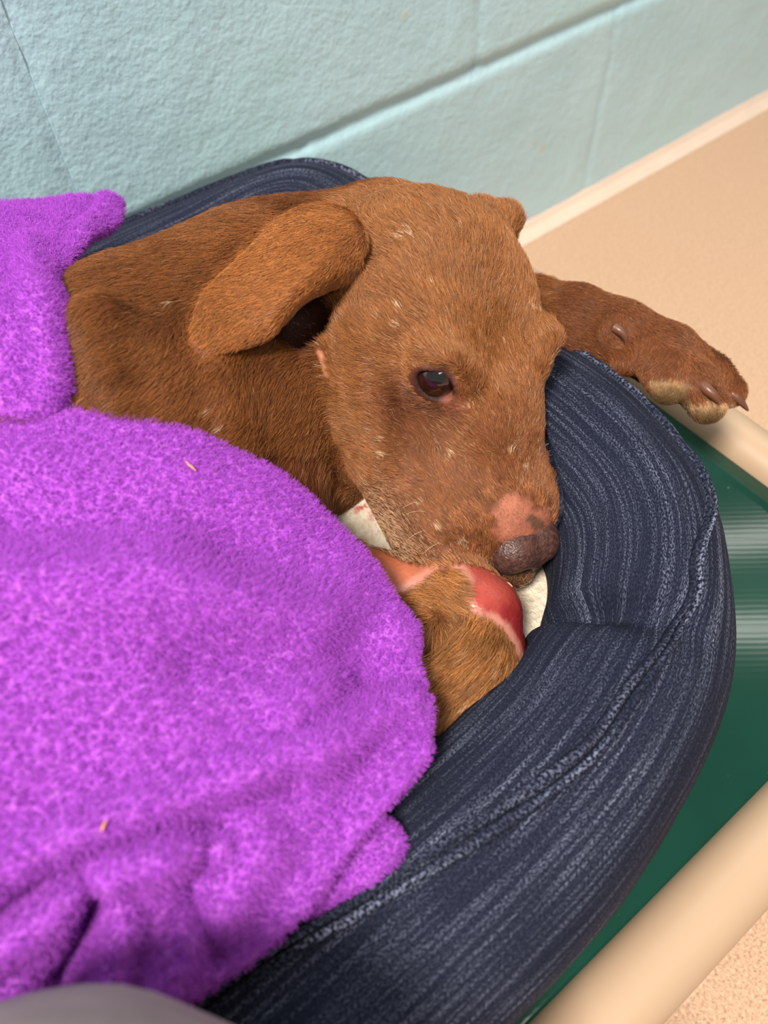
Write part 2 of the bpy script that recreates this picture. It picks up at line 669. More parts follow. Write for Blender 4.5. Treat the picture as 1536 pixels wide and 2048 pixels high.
# duplicate last ring/row so that the uv does not wrap back
BPx = np.concatenate([BP, BP[:, :1]], 1)
UVx = np.concatenate([UVb, UVb[:, :1] + [0, 2 * np.pi * 0.056]], 1)
BPx = np.concatenate([BPx, BPx[:1]], 0)
UVx = np.concatenate([UVx, UVx[:1] + [S_[-1] + seg[-1], 0]], 0)
bol = put(mesh_obj('bolster', BPx.reshape(-1, 3), grid_faces(NS + 1, NR + 1), M_DENIM, uv=UVx.reshape(-1, 2)), bed)
bm = bmesh.new()
bm.from_mesh(bol.data)
bmesh.ops.remove_doubles(bm, verts=bm.verts, dist=1e-6)
bmesh.ops.recalc_face_normals(bm, faces=bm.faces)
bm.to_mesh(bol.data)
bm.free()

# flat-felled seam: two puckered ridges side by side running round the bolster
SEAM_PX = [(1232, 700), (1290, 760), (1350, 830), (1400, 920), (1418, 1000), (1405, 1080), (1392, 1140), (1385, 1190), (1330, 1290),
           (1270, 1380), (1180, 1500), (1060, 1600), (900, 1710), (700, 1835), (560, 1915), (420, 2000)]
pp = project(BP.reshape(-1, 3))
topmask = (np.sin(TT) > 0.15).ravel()
sv, tv = [], []
for q in SEAM_PX:
    dd = np.hypot(pp[:, 0] - q[0], pp[:, 1] - q[1]) + (~topmask) * 1e6
    i = int(np.argmin(dd))
    sv.append(S_[i // NR])
    tv.append(TT.ravel()[i])
order = np.argsort(sv)
sv, tv = np.array(sv)[order], np.array(tv)[order]
sv = np.concatenate([[sv[0] - 0.25], sv, [sv[-1] + 0.12]])
tv = np.concatenate([[1.25], tv, [1.0]])
s_rel = np.where(S_ > S_[path_param(-.475, .36)], S_ - (S_[-1] + seg[-1]), S_)
th_seam = np.interp(s_rel, sv, tv)
k_ = np.exp(-np.linspace(-2, 2, 25) ** 2)
th_seam = np.convolve(np.concatenate([th_seam[-12:], th_seam, th_seam[:12]]), k_ / k_.sum(), 'valid')
M_SEAM = mat_denim(2.6)
for side in (-1, 1):
    ring = []
    NP = 10
    for j in range(NP):
        a = np.pi * 2 * j / NP
        puck = 1 + 0.30 * vnoise(np.stack([S_ * 160, S_ * 0 + side, S_ * 0], -1), 1.0, 2)
        th = th_seam + (side * 0.036) + np.cos(a) * 0.034
        ring.append(bolster_point(np.arange(NS), th, 0.0008 + np.sin(a) * 0.0031 * puck))
    G = np.stack(ring, 1)
    uvg = np.stack([np.repeat(S_[:, None], NP, 1), np.tile(np.arange(NP) * 0.0006 + side * 0.02, (NS, 1))], -1)
    put(mesh_obj('seam', G.reshape(-1, 3), grid_faces(NS, NP, True, True), M_SEAM, uv=uvg.reshape(-1, 2)), bed)

# cushion
NU, NV = 90, 60
ctr = np.array([-0.11, 0.238])
rr = np.linspace(0, 1, NV)
ang_i = np.linspace(0, NS, NU * 2, endpoint=False).astype(int)
edge = PC[ang_i] - OUT[ang_i] * 0.012
ctr3 = ctr
P2 = ctr3 + (edge[:, None, :] - ctr3) * (0.04 + 0.96 * rr[None, :, None])
zz = BED_Z + 0.041 + 0.006 * vnoise(np.concatenate([P2, P2[..., :1] * 0], -1), 16, 9) + 0.004 * (1 - rr[None, :] ** 4)
puffp = at(735, 1015, BED_Z + 0.055)
zz = zz + 0.020 * np.exp(-((P2[..., 0] - puffp[0]) ** 2 + (P2[..., 1] - puffp[1]) ** 2) / 0.030 ** 2)
topc = np.concatenate([P2, zz[..., None]], -1)
n0 = NU * 2
botc = topc.copy()
botc[..., 2] = BED_Z + 0.001
fa = grid_faces(n0, NV, close_u=True)
Fa = [list(q[::-1]) for q in fa] + [list(q + n0 * NV) for q in fa]
Fa += [[i * NV + NV - 1, ((i + 1) % n0) * NV + NV - 1, n0 * NV + ((i + 1) % n0) * NV + NV - 1, n0 * NV + i * NV + NV - 1] for i in range(n0)]
Fa.append([i * NV for i in range(n0)])
Fa.append([n0 * NV + i * NV for i in range(n0)][::-1])
zs = BED_Z + 0.0655
stains = [(at(712, 1010, zs), 0.0065, 0.95), (at(736, 1020, zs), 0.0045, 0.6), (at(752, 1036, zs), 0.0065, 0.8), (at(764, 1054, zs), 0.006, 0.7), (at(735, 1045, zs), 0.012, 0.16), (at(1040, 1190, BED_Z + 0.045), 0.006, 0.3)]
cushion = put(mesh_obj('cushion', np.concatenate([topc.reshape(-1, 3), botc.reshape(-1, 3)]), Fa, mat_sherpa(stains)), bed)
cushion['label'] = 'cream fleece cushion with a few small red stains'
CUSH_Z = BED_Z + 0.043

# ------------------------------------------------------------------ dog: one continuous body grown from a distance field
def smin(a, b, k):
    h = np.clip(0.5 + 0.5 * (b - a) / k, 0, 1)
    return b * (1 - h) + a * h - k * h * (1 - h)


def smax(a, b, k):
    return -smin(-a, -b, k)


def ell(P, c, r, B=None):
    q = P - np.asarray(c, float)
    if B is not None:
        q = q @ B                    # columns of B are the axes
    r = np.asarray(r, float)
    k0 = np.linalg.norm(q / r, axis=1)
    k1 = np.linalg.norm(q / r ** 2, axis=1) + 1e-9
    return k0 * (k0 - 1.0) / k1


def cone(P, a, b, ra, rb):
    a, b = np.asarray(a, float), np.asarray(b, float)
    ab = b - a
    t = np.clip((P - a) @ ab / (ab @ ab), 0, 1)
    return np.linalg.norm(P - a - t[:, None] * ab, axis=1) - (ra + (rb - ra) * t)


def chain(P, pts, k=0.01):
    d = None
    for (a, ra), (b, rb) in zip(pts[:-1], pts[1:]):
        c = cone(P, a, b, ra, rb)
        d = c if d is None else smin(d, c, k)
    return d


def basis(z, x=(1, 0, 0)):
    z = np.asarray(z, float)
    z = z / np.linalg.norm(z)
    x = np.asarray(x, float)
    x = x - z * (x @ z)
    x /= np.linalg.norm(x)
    return np.stack([x, np.cross(z, x), z], 1)


# head frame: columns right (the dog's right), forward, up
def unit(v):
    v = np.asarray(v, float)
    return v / np.linalg.norm(v)


H_FWD = unit([-0.290, -0.900, -0.325])
_u = np.array([0.25, -0.36, 0.87])
H_UP = unit(_u - H_FWD * (_u @ H_FWD))
H_FWD = unit(H_FWD * math.cos(0.10) - np.cross(H_FWD, H_UP) * math.sin(0.10))
H_RIGHT = np.cross(H_FWD, H_UP)
HB = np.stack([H_RIGHT, H_FWD, H_UP], 1)
H_T = np.array([0.2139, 0.1986, 0.3075])


def to_head(P):
    return (P - H_T) @ HB


def from_head(q):
    return np.asarray(q, float) @ HB.T + H_T


EYE = np.array([0.0335, -0.004, -0.003])
EYE_R = 0.0125
EYE_DIR = unit([0.64, 0.68, 0.36])
EB = basis(EYE_DIR, (0.62, -0.75, 0.05)) * [1, -1, 1]     # x runs outward along the lids, y upward


def head_sdf(P):
    q = to_head(P)
    s = q.copy()
    s[:, 0] = np.sqrt(q[:, 0] ** 2 + 1e-7)
    d = ell(s, (0, -0.057, -0.024), (0.060, 0.063, 0.055))                 # cranium
    d = smin(d, ell(s, (0.038, -0.050, -0.046), (0.033, 0.050, 0.046)), 0.022)    # cheeks
    d = smin(d, ell(s, (0.021, -0.015, -0.001), (0.018, 0.024, 0.0130)), 0.018)   # brow
    d = smin(d, cone(s, (0.004, -0.005, -0.026), (0.004, 0.061, -0.0385), 0.0285, 0.0235), 0.014)   # bridge
    d = smin(d, cone(s, (0.032, 0.0, -0.058), (0.0305, 0.061, -0.061), 0.032, 0.0285), 0.018)   # flews
    d = smin(d, cone(s, (0.020, -0.045, -0.086), (0.010, 0.052, -0.082), 0.026, 0.020), 0.014)    # lower jaw
    d = smin(d, ell(s, (0, 0.072, -0.044), (0.0240, 0.018, 0.0185)), 0.010)   # under the nose leather
    d = smin(d, cone(s, (0.022, 0.078, -0.063), (0.0, 0.092, -0.062), 0.0185, 0.0150), 0.010)   # upper lip front
    d = smin(d, ell(s, (0, 0.080, -0.085), (0.019, 0.013, 0.010)), 0.005)   # chin
    far = np.where(q[:, :1] < 0, q, [[0.5, 0, 0]])
    d = smin(d, cone(far, (-0.036, -0.084, -0.008), (-0.0665, -0.090, -0.003), 0.017, 0.0100), 0.016)   # base of the far ear
    d = smin(d, ell(s, (0.006, 0.010, -0.013), (0.022, 0.030, 0.0185)), 0.016)   # gentle stop
    # shallow furrow between the brows and down the stop
    d = smax(d, -cone(s, (0, 0.004, 0.0110), (0, -0.045, 0.042), 0.0040, 0.003), 0.020)
    # hollow between eye and muzzle
    d = smax(d, -ell(s, (0.041, 0.030, -0.012), (0.009, 0.016, 0.010)), 0.014)
    # eyelids: swelling, then an almond opening
    lid = ell(s, EYE + EYE_DIR * 0.0005, (0.0165, 0.0140, 0.0128), EB)
    d = smin(d, lid, 0.010)
    d = smin(d, chain(s, [(EYE + EB @ np.array([-0.014, 0.0100, 0.005]), 0.0025), (EYE + EB @ np.array([0, 0.0135, 0.0085]), 0.0030), (EYE + EB @ np.array([0.013, 0.0085, 0.005]), 0.0025)]), 0.010)
    d = smax(d, -chain(s, [(EYE + EB @ np.array([-0.013, 0.0080, 0.0105]), 0.0008), (EYE + EB @ np.array([0.0, 0.0108, 0.0135]), 0.0012), (EYE + EB @ np.array([0.013, 0.0075, 0.0110]), 0.0008)]), 0.003)   # crease of the upper lid
    opening = ell(s, EYE + EYE_DIR * 0.010, (0.0096, 0.0064, 0.016), EB)
    d = smax(d, -opening, 0.0022)
    # mouth line
    d = smax(d, -chain(s, [(np.array([0.046, 0.020, -0.068]), 0.0012), (np.array([0.036, 0.056, -0.066]), 0.0016), (np.array([0.014, 0.083, -0.066]), 0.0014), (np.array([0.0, 0.088, -0.066]), 0.0012)]), 0.004)
    return d


def px(x, y, d, r):
    return (deep(x, y, d), r)


# body chains, world space
SPINE = [(np.array([-0.36, 0.27, 0.262]), 0.062), (np.array([-0.20, 0.285, 0.272]), 0.080), (np.array([0.0, 0.305, 0.272]), 0.085),
         (np.array([0.075, 0.310, 0.280]), 0.076), (np.array([0.150, 0.315, 0.286]), 0.064), (np.array([0.225, 0.305, 0.290]), 0.056)]
FORE = [px(560, 1120, 0.430, 0.030), px(700, 1185, 0.412, 0.0225), px(900, 1180, 0.404, 0.0190), px(965, 1225, 0.399, 0.0205)]
FOREPAW = [px(965, 1235, 0.399, 0.0205), px(955, 1330, 0.391, 0.0225), px(840, 1405, 0.386, 0.0235), px(740, 1440, 0.384, 0.021)]
FARLEG = [px(900, 640, 0.505, 0.030), px(1060, 630, 0.492, 0.0205), px(1150, 640, 0.480, 0.0190), px(1235, 665, 0.468, 0.0170), px(1330, 712, 0.456, 0.0195)]
TOES = [
    [px(1295, 700, 0.452, 0.014), px(1330, 742, 0.441, 0.0125), px(1338, 770, 0.440, 0.0112)],
    [px(1330, 705, 0.452, 0.014), px(1388, 765, 0.440, 0.0122), px(1414, 808, 0.440, 0.0112)],
    [px(1350, 700, 0.458, 0.013), px(1420, 748, 0.450, 0.0112), px(1456, 783, 0.451, 0.0098)],
    [px(1350, 695, 0.464, 0.012), px(1405, 735, 0.466, 0.0100), px(1440, 765, 0.468, 0.0085)],
]
GAPS = [(deep(1345, 735, 0.4280), deep(1376, 806, 0.4290)), (deep(1395, 735, 0.4300), deep(1444, 806, 0.4330))]


def body_sdf(P, with_head=True):
    d = chain(P, SPINE, 0.03)
    # shoulder and chest
    d = smin(d, ell(P, deep(330, 800, 0.405), (0.055, 0.05, 0.05)), 0.03)
    d = smin(d, cone(P, deep(470, 760, 0.430), deep(650, 900, 0.462), 0.054, 0.038), 0.024)     # chest and throat
    d = smin(d, cone(P, deep(450, 820, 0.412), deep(540, 1050, 0.428), 0.040, 0.032), 0.02)    # upper arm
    # loose skin folds of neck and shoulder
    d = smin(d, cone(P, deep(430, 740, 0.372), deep(470, 900, 0.378), 0.006, 0.006), 0.022)
    d = smin(d, cone(P, deep(205, 700, 0.355), deep(250, 850, 0.358), 0.006, 0.006), 0.022)
    fl = chain(P, FARLEG, 0.012)
    for t in TOES:
        fl = smin(fl, chain(P, t, 0.004), 0.0022)
    for a, b in GAPS:
        fl = smax(fl, -cone(P, a, b, 0.0012, 0.0028), 0.0035)
    fl = smin(fl, ell(P, deep(1255, 720, 0.457), (0.010, 0.008, 0.008)), 0.006)        # carpal pad
    fl = smin(fl, ell(P, deep(1225, 655, 0.455), (0.009, 0.007, 0.008)), 0.006)       # dewclaw toe
    fp = smin(chain(P, FORE, 0.012), chain(P, FOREPAW, 0.012), 0.0025)
    fp = smin(fp, ell(P, deep(860, 1262, 0.384), (0.012, 0.010, 0.010)), 0.004)        # folded pad
    if with_head:
        h = head_sdf(P)
        d = smin(d, h, 0.007)
    d = smax(d, CUSH_Z - P[:, 2], 0.012)      # lies flat on the cushion
    d = smin(d, fl, 0.004)
    d = smin(d, fp, 0.004)
    return d


def trace(pts, f=None, d0=0.25, n=70):
    """points where the sight lines through pts meet the body"""
    r = np.array([ray(x, y) for x, y in pts])
    L = np.linalg.norm(r, axis=1)
    d = np.full(len(r), d0)
    for _ in range(n):
        d += np.maximum((f or body_sdf)(CAMP + r * d[:, None]), 0.0) / L * 0.85
    return np.minimum(d, 0.6)


# loose folds of skin on neck, shoulder and cheek: ridges laid on the surface
FOLDS = []
for line, rad, k in (([(425, 735), (452, 820), (470, 900)], 0.0060, 0.016), ([(205, 640), (232, 760), (290, 870)], 0.0070, 0.018), ([(322, 690), (346, 770), (362, 860)], 0.0060, 0.016),
                     ([(632, 690), (664, 770), (702, 860)], 0.0050, 0.010), ([(690, 650), (712, 760), (742, 880)], 0.0045, 0.010), ([(764, 752), (772, 840), (774, 930)], 0.0045, 0.008)):
    td = trace(line)
    FOLDS.append(([(deep(x, y, d_ + 0.0020), rad) for (x, y), d_ in zip(line, td)], k))

# right ear: a thick sheet folded back over the neck; (px, py, height above the skin)
EAR_R = [
    [(652, 418, -0.004), (690, 434, 0.006), (714, 462, 0.010), (720, 486, 0.012), (712, 510, 0.011), (708, 548, -0.002)],
    [(588, 430, 0.000), (622, 456, 0.012), (648, 488, 0.022), (656, 516, 0.028), (650, 545, 0.029), (672, 566, 0.012)],
    [(520, 488, 0.002), (552, 518, 0.012), (580, 548, 0.022), (592, 572, 0.028), (590, 592, 0.029), (612, 596, 0.014)],
    [(462, 540, 0.003), (492, 578, 0.009), (522, 606, 0.018), (544, 622, 0.023), (554, 636, 0.023), (572, 634, 0.012)],
    [(412, 590, 0.004), (440, 626, 0.008), (474, 652, 0.012), (508, 664, 0.015), (532, 668, 0.014), (544, 662, 0.008)],
    [(387, 655, 0.005), (398, 680, 0.006), (430, 698, 0.008), (462, 697, 0.009), (486, 691, 0.009), (500, 686, 0.007)],
]
flat = [c[:2] for row in EAR_R for c in row]
dd = trace(flat)
EAR_R3 = np.array([deep(x, y, dd[i]) for i, (x, y) in enumerate(flat)])
hh = np.array([c[2] for row in EAR_R for c in row])
EAR_R3 = EAR_R3 + (CAMP - EAR_R3) / np.linalg.norm(CAMP - EAR_R3, axis=1, keepdims=True) * hh[:, None]
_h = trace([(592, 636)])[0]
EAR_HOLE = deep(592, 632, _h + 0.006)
EAR_R3 = spline_patch(EAR_R3.reshape(6, 6, 3), 110, 90)
EAR_L = [
    [(-.046, -.104, -.004), (-.056, -.099, .000), (-.065, -.088, -.001), (-.065, -.076, -.008)],
    [(-.057, -.108, -.016), (-.066, -.101, -.012), (-.073, -.090, -.013), (-.072, -.076, -.018)],
    [(-.062, -.108, -.034), (-.070, -.100, -.032), (-.075, -.088, -.032), (-.074, -.075, -.034)],
    [(-.062, -.102, -.056), (-.069, -.095, -.056), (-.072, -.088, -.056), (-.070, -.078, -.054)],
]
EAR_L3 = spline_patch([[from_head(c) for c in row] for row in EAR_L], 70, 60)


def splat_kd(G):
    pts = G.reshape(-1, 3)
    k = KDTree(len(pts))
    for i, p in enumerate(pts):
        k.insert(p, i)
    k.balance()
    return k, pts.min(0) - 0.012, pts.max(0) + 0.012


EARS = [splat_kd(EAR_R3), splat_kd(EAR_L3)]


def ear_thickness(n_u, n_v, base, edge):
    u = np.linspace(0, 1, n_u)[:, None]
    v = np.linspace(0, 1, n_v)[None]
    e = np.minimum(np.minimum(v, 1 - v) * 6, (1 - u) * 6)
    return (edge + (base - edge) * np.clip(e, 0, 1) + 0.0015 * (1 - u) ** 2 * np.ones_like(v)).ravel()


EAR_T = [ear_thickness(110, 90, 0.0019, 0.0011), ear_thickness(70, 60, 0.0026, 0.0018)]


def dog_sdf(P):
    d = body_sdf(P)
    for pts, k in FOLDS:
        c = (pts[0][0] + pts[-1][0]) / 2
        m = np.linalg.norm(P - c, axis=1) < 0.075
        if m.any():
            d[m] = smin(d[m], chain(P[m], pts, 0.002), k)
    d = smax(d, -ell(P, EAR_HOLE, (0.017, 0.017, 0.017)), 0.006)
    for (kd, lo, hi), T in zip(EARS, EAR_T):
        m = np.all((P > lo) & (P < hi), axis=1)
        if not m.any():
            continue
        idx = np.nonzero(m)[0]
        e = np.empty(len(idx))
        for j, i in enumerate(idx):
            _, q, dist = kd.find(P[i])
            e[j] = dist - T[q]
        d[idx] = smin(d[idx], e, 0.003)
    return d



VOX = 0.0019
LO = np.array([-0.432, 0.04, 0.17])
DIM = np.ceil((np.array([0.44, 0.46, 0.43]) - LO) / VOX / 8).astype(int) * 8
HIX = LO + DIM * VOX


def field_to_mesh(fn, lo, dim, vox, blk=8):
    """sparse sampling of a distance field, then surface nets"""
    dim = np.asarray(dim)
    nb = dim // blk
    gx, gy, gz = np.meshgrid(*[np.arange(n) for n in nb], indexing='ij')
    B = np.stack([gx, gy, gz], -1).reshape(-1, 3)
    cen = lo + (B * blk + (blk - 1) / 2) * vox
    dc = fn(cen)
    F = np.repeat(np.repeat(np.repeat(dc.reshape(nb), blk, 0), blk, 1), blk, 2).astype(np.float32)
    near = np.abs(dc) < blk * vox * 1.35
    off = np.stack(np.meshgrid(*[np.arange(blk)] * 3, indexing='ij'), -1).reshape(-1, 3)
    idx = (B[near][:, None, :] * blk + off[None]).reshape(-1, 3)
    for c in range(0, len(idx), 400000):
        ii = idx[c:c + 400000]
        F[ii[:, 0], ii[:, 1], ii[:, 2]] = fn(lo + ii * vox)
    ins = F < 0
    n = F.shape
    cnt = np.zeros((n[0] - 1, n[1] - 1, n[2] - 1), np.int8)
    cs = [(i, j, k) for i in (0, 1) for j in (0, 1) for k in (0, 1)]
    for i, j, k in cs:
        cnt += ins[i:n[0] - 1 + i, j:n[1] - 1 + j, k:n[2] - 1 + k]
    cells = np.argwhere((cnt > 0) & (cnt < 8))
    vid = np.full(cnt.shape, -1, np.int32)
    vid[cells[:, 0], cells[:, 1], cells[:, 2]] = np.arange(len(cells))
    acc = np.zeros((len(cells), 3))
    num = np.zeros(len(cells))
    for a in cs:
        for ax in range(3):
            if a[ax] == 1:
                continue
            b = list(a)
            b[ax] = 1
            fa = F[cells[:, 0] + a[0], cells[:, 1] + a[1], cells[:, 2] + a[2]]
            fb = F[cells[:, 0] + b[0], cells[:, 1] + b[1], cells[:, 2] + b[2]]
            m = (fa < 0) != (fb < 0)
            t = fa[m] / (fa[m] - fb[m])
            p = np.tile(np.array(a, float), (m.sum(), 1))
            p[:, ax] += t
            acc[m] += p
            num[m] += 1
    V = lo + (cells + acc / num[:, None]) * vox
    quads = []
    for ax in range(3):
        o1, o2 = [(1, 2), (2, 0), (0, 1)][ax]
        sl0 = [slice(None)] * 3
        sl1 = [slice(None)] * 3
        sl0[ax] = slice(0, n[ax] - 1)
        sl1[ax] = slice(1, n[ax])
        a, b = ins[tuple(sl0)], ins[tuple(sl1)]
        e = np.argwhere(a != b)
        e = e[(e[:, o1] > 0) & (e[:, o2] > 0) & (e[:, o1] < n[o1] - 1) & (e[:, o2] < n[o2] - 1)]
        fwd = a[e[:, 0], e[:, 1], e[:, 2]]

        def g(d1, d2):
            c = e.copy()
            c[:, o1] -= d1
            c[:, o2] -= d2
            return vid[c[:, 0], c[:, 1], c[:, 2]]
        q = np.stack([g(1, 1), g(0, 1), g(0, 0), g(1, 0)], 1)
        q[~fwd] = q[~fwd][:, ::-1]
        quads.append(q)
    return V, np.concatenate(quads)


def grad(fn, P, h=0.0012):
    g = np.stack([fn(P + np.eye(3)[i] * h) - fn(P - np.eye(3)[i] * h) for i in range(3)], 1)
    return g / (np.linalg.norm(g, axis=1, keepdims=True) + 1e-9)


# press the soft bolster where the dog rests on it
bme = bol.data
co = np.empty(len(bme.vertices) * 3)
bme.vertices.foreach_get('co', co)
co = co.reshape(-1, 3)
for _ in range(3):
    m = np.nonzero(np.all((co > LO) & (co < LO + DIM * VOX), axis=1))[0]
    dm = body_sdf(co[m])
    m, dm = m[dm < 0.0035], dm[dm < 0.0035]
    m, dm = m[dm > -0.030], dm[dm > -0.030]
    co[m] += grad(body_sdf, co[m]) * (0.0035 - dm)[:, None]
bme.vertices.foreach_set('co', co.ravel())
bme.update()
V, Q = field_to_mesh(dog_sdf, LO, DIM, VOX)
N = grad(dog_sdf, V)
V -= N * dog_sdf(V)[:, None] * 0.7
# ---- colours of skin and coat, placed on the finished surface
N = grad(dog_sdf, V)
BV = BVHTree.FromPolygons([tuple(v) for v in V], [tuple(map(int, q)) for q in Q])


def hit(x, y):
    r = Vector(ray(x, y)).normalized()
    loc, nor, i, d = BV.ray_cast(Vector(CAMP), r)
    return np.array(loc) if loc is not None else deep(x, y, 0.45)


def inside_dist(P2, poly):
    """signed pixel-free distance in the plane of P2: positive inside the polygon"""
    poly = np.asarray(poly, float)
    best = np.full(len(P2), 1e9)
    ins = np.zeros(len(P2), bool)
    for a, b in zip(poly, np.roll(poly, -1, 0)):
        ab = b - a
        t = np.clip(((P2 - a) @ ab) / (ab @ ab), 0, 1)
        best = np.minimum(best, np.linalg.norm(P2 - a - t[:, None] * ab, axis=1))
        c = (a[1] > P2[:, 1]) != (b[1] > P2[:, 1])
        ins ^= c & (P2[:, 0] < a[0] + (P2[:, 1] - a[1]) / (b[1] - a[1] + 1e-12) * ab[0])
    return np.where(ins, best, -best)


BARE = hit(650, 735)
WOUND = [(803, 1183), (842, 1160), (874, 1134), (900, 1125), (923, 1147), (933, 1170), (930, 1196), (946, 1222), (979, 1232), (1008, 1255), (1028, 1287),
         (1037, 1312), (1040, 1330), (1075, 1330), (1075, 1190), (1010, 1100), (900, 1070), (720, 1070), (690, 1200)]
NOSEBALD = [(992, 1075), (990, 1040), (1005, 1000), (1030, 985), (1062, 1000), (1100, 1030), (1112, 1075), (1060, 1090)]
SCAB = [(1052, 1040), (1060, 1028), (1078, 1036), (1090, 1045), (1086, 1058), (1068, 1060)]
LEG_C = deep(930, 1230, 0.40)


def paint(P):
    """-> skin colour, coat colour, coat length (0 = bare), pale-hair share"""
    n = len(P)
    pr = project(P)
    q = to_head(P)
    sq = np.abs(q[:, 0])
    on_head = smooth01(-head_sdf(P), -0.014, -0.006)
    big = vnoise(P, 38, 1) * 0.6 + vnoise(P, 90, 2) * 0.4
    skin = np.tile(np.array(lin(104, 56, 32)), (n, 1))
    coat = np.array(lin(140, 86, 46)) * (1 + 0.24 * big[:, None])
    length = np.full(n, 0.0075)
    pale = np.full(n, 0.004)

    def over(c, m, col):
        return c * (1 - m[:, None]) + np.array(col) * m[:, None]
    # head: a little paler; muzzle colder and darker
    coat = over(coat, on_head * 0.7, lin(166, 109, 63))
    length = length * (1 - on_head) + 0.0065 * on_head
    muz = on_head * smooth01(q[:, 1], -0.005, 0.035)
    coat = over(coat, muz * 0.75, lin(148, 94, 60))
    length = length * (1 - muz) + 0.0042 * muz
    pale += 0.02 * on_head
    lip = on_head * smooth01(q[:, 1], 0.015, 0.05) * smooth01(-q[:, 2], 0.038, 0.062)
    pale += 0.6 * lip
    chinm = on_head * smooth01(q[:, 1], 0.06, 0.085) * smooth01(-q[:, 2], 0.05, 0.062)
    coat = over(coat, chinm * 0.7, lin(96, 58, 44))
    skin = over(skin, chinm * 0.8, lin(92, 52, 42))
    # ears
    for k, (kd, lo, hi) in enumerate(EARS):
        m = np.nonzero(np.all((P > lo) & (P < hi), axis=1))[0]
        for i in m:
            dist = kd.find(P[i])[2]
            w = 1 - min(max((dist - 0.003) / 0.004, 0), 1)
            coat[i] = coat[i] * (1 - w) + np.array(lin(176, 112, 60)) * w
            length[i] = length[i] * (1 - w) + 0.0042 * w
    # eyes: dark hairless rims, pinkish inner corner
    eyes = EYE + EB @ np.array([0, 0, 0.009])
    de = np.linalg.norm(((np.stack([sq, q[:, 1], q[:, 2]], 1) - EYE) @ EB) / np.array([1.25, 0.95, 1.6]), axis=1)
    rim = on_head * (1 - smooth01(de, 0.0105, 0.0130))
    skin = over(skin, rim, lin(54, 30, 28))
    length = np.where(rim > 0.35, 0, length * (1 - 0.5 * on_head * (1 - smooth01(de, 0.013, 0.02))))
    inner = EYE + EB @ np.array([-0.0150, -0.005, 0.006])
    di = np.linalg.norm(np.stack([sq, q[:, 1], q[:, 2]], 1) - inner, axis=1)
    pk = on_head * (1 - smooth01(di, 0.005, 0.011))
    skin = over(skin, pk, lin(170, 100, 82))
    coat = over(coat, pk * 0.6, lin(176, 112, 86))
    under = on_head * (1 - smooth01(np.linalg.norm(np.stack([sq, q[:, 1], q[:, 2]], 1) - (EYE + EB @ np.array([0.004, -0.022, 0.0])), axis=1), 0.008, 0.026))
    coat = over(coat, under * 0.55, lin(128, 74, 56))
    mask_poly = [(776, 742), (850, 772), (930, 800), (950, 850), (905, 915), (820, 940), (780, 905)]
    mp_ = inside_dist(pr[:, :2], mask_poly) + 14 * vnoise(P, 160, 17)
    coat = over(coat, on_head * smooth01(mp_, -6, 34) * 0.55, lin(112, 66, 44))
    # inside of the near ear, and the bare streak of skin below it
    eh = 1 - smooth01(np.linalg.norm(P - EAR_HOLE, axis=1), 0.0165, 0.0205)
    skin = over(skin, eh, lin(62, 32, 24))  # darkish inner skin, with the hollow's shade painted into skin and coat
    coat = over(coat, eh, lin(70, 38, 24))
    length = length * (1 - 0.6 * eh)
    bs = inside_dist(pr[:, :2], [(636, 700), (648, 704), (660, 738), (662, 765), (650, 752), (640, 726)])
    bsm = np.clip(bs / 6 + 0.5, 0, 1) * (np.linalg.norm(P - BARE, axis=1) < 0.02)
    skin = over(skin, bsm, lin(206, 140, 104))
    length = np.where(bsm > 0.6, 0, length)
    # bald top of the nose
    nb = inside_dist(pr[:, :2], NOSEBALD) / 22
    nbm = on_head * np.clip(nb + 0.6 + 0.7 * vnoise(P, 300, 5), 0, 1) * (q[:, 1] > 0.03)
    skin = over(skin, nbm, (0, 0, 0)) + nbm[:, None] * np.array(lin(168, 104, 82)) * (1 + 0.22 * vnoise(P, 260, 18) + 0.12 * vnoise(P, 700, 19))[:, None]
    length = length * (1 - 0.45 * nbm)
    sc = inside_dist(pr[:, :2], SCAB)
    scm = on_head * np.clip(sc / 3 + 0.5, 0, 1) * (q[:, 1] > 0.03)
    skin = over(skin, scm, lin(112, 78, 60))
    length = np.where(scm > 0.3, 0, length)
    # the far and near legs
    far = (np.linalg.norm(P - deep(1330, 700, 0.455), axis=1) < 0.085) & (on_head < 0.5) & (pr[:, 0] > 1100)
    coat = np.where(far[:, None], np.array(lin(138, 84, 50)) * (1 + 0.2 * big[:, None]), coat)
    length = np.where(far, 0.0042, length)
    pads = far & (((pr[:, 0] > 1298) & (pr[:, 0] < 1378) & (pr[:, 1] > 752 + (pr[:, 0] - 1298) * 0.12)) | (pr[:, 1] > 803))
    pg = smooth01(pr[:, 1] - np.where(pr[:, 0] < 1378, 762, 812) + 10 * vnoise(P, 260, 14), -4, 26)[:, None]
    padc = np.array(lin(188, 148, 106)) * (1 - pg) + np.array(lin(112, 84, 54)) * pg
    skin = np.where(pads[:, None], padc * 0.85, skin)
    coat = np.where(pads[:, None], padc, coat)
    length = np.where(pads, 0.0025, length)
    near = (np.linalg.norm((P - LEG_C), axis=1) < 0.10) & (on_head < 0.5) & (pr[:, 1] > 1080) & (pr[:, 0] > 690)
    coat = np.where(near[:, None], np.array(lin(166, 110, 62)) * (1 + 0.25 * big[:, None]), coat)
    length = np.where(near, 0.0105, length)
    pale = np.where(near, 0.03, pale)
    wd = inside_dist(pr[:, :2], WOUND)
    w3 = near & (wd > -10)
    nz = vnoise(P, 120, 8) + 0.6 * vnoise(P, 300, 9)
    shaved = np.array(lin(172, 96, 68)) * (1 + 0.10 * nz[:, None])
    rawc = np.array(lin(166, 70, 60)) * (1 + 0.12 * nz[:, None])
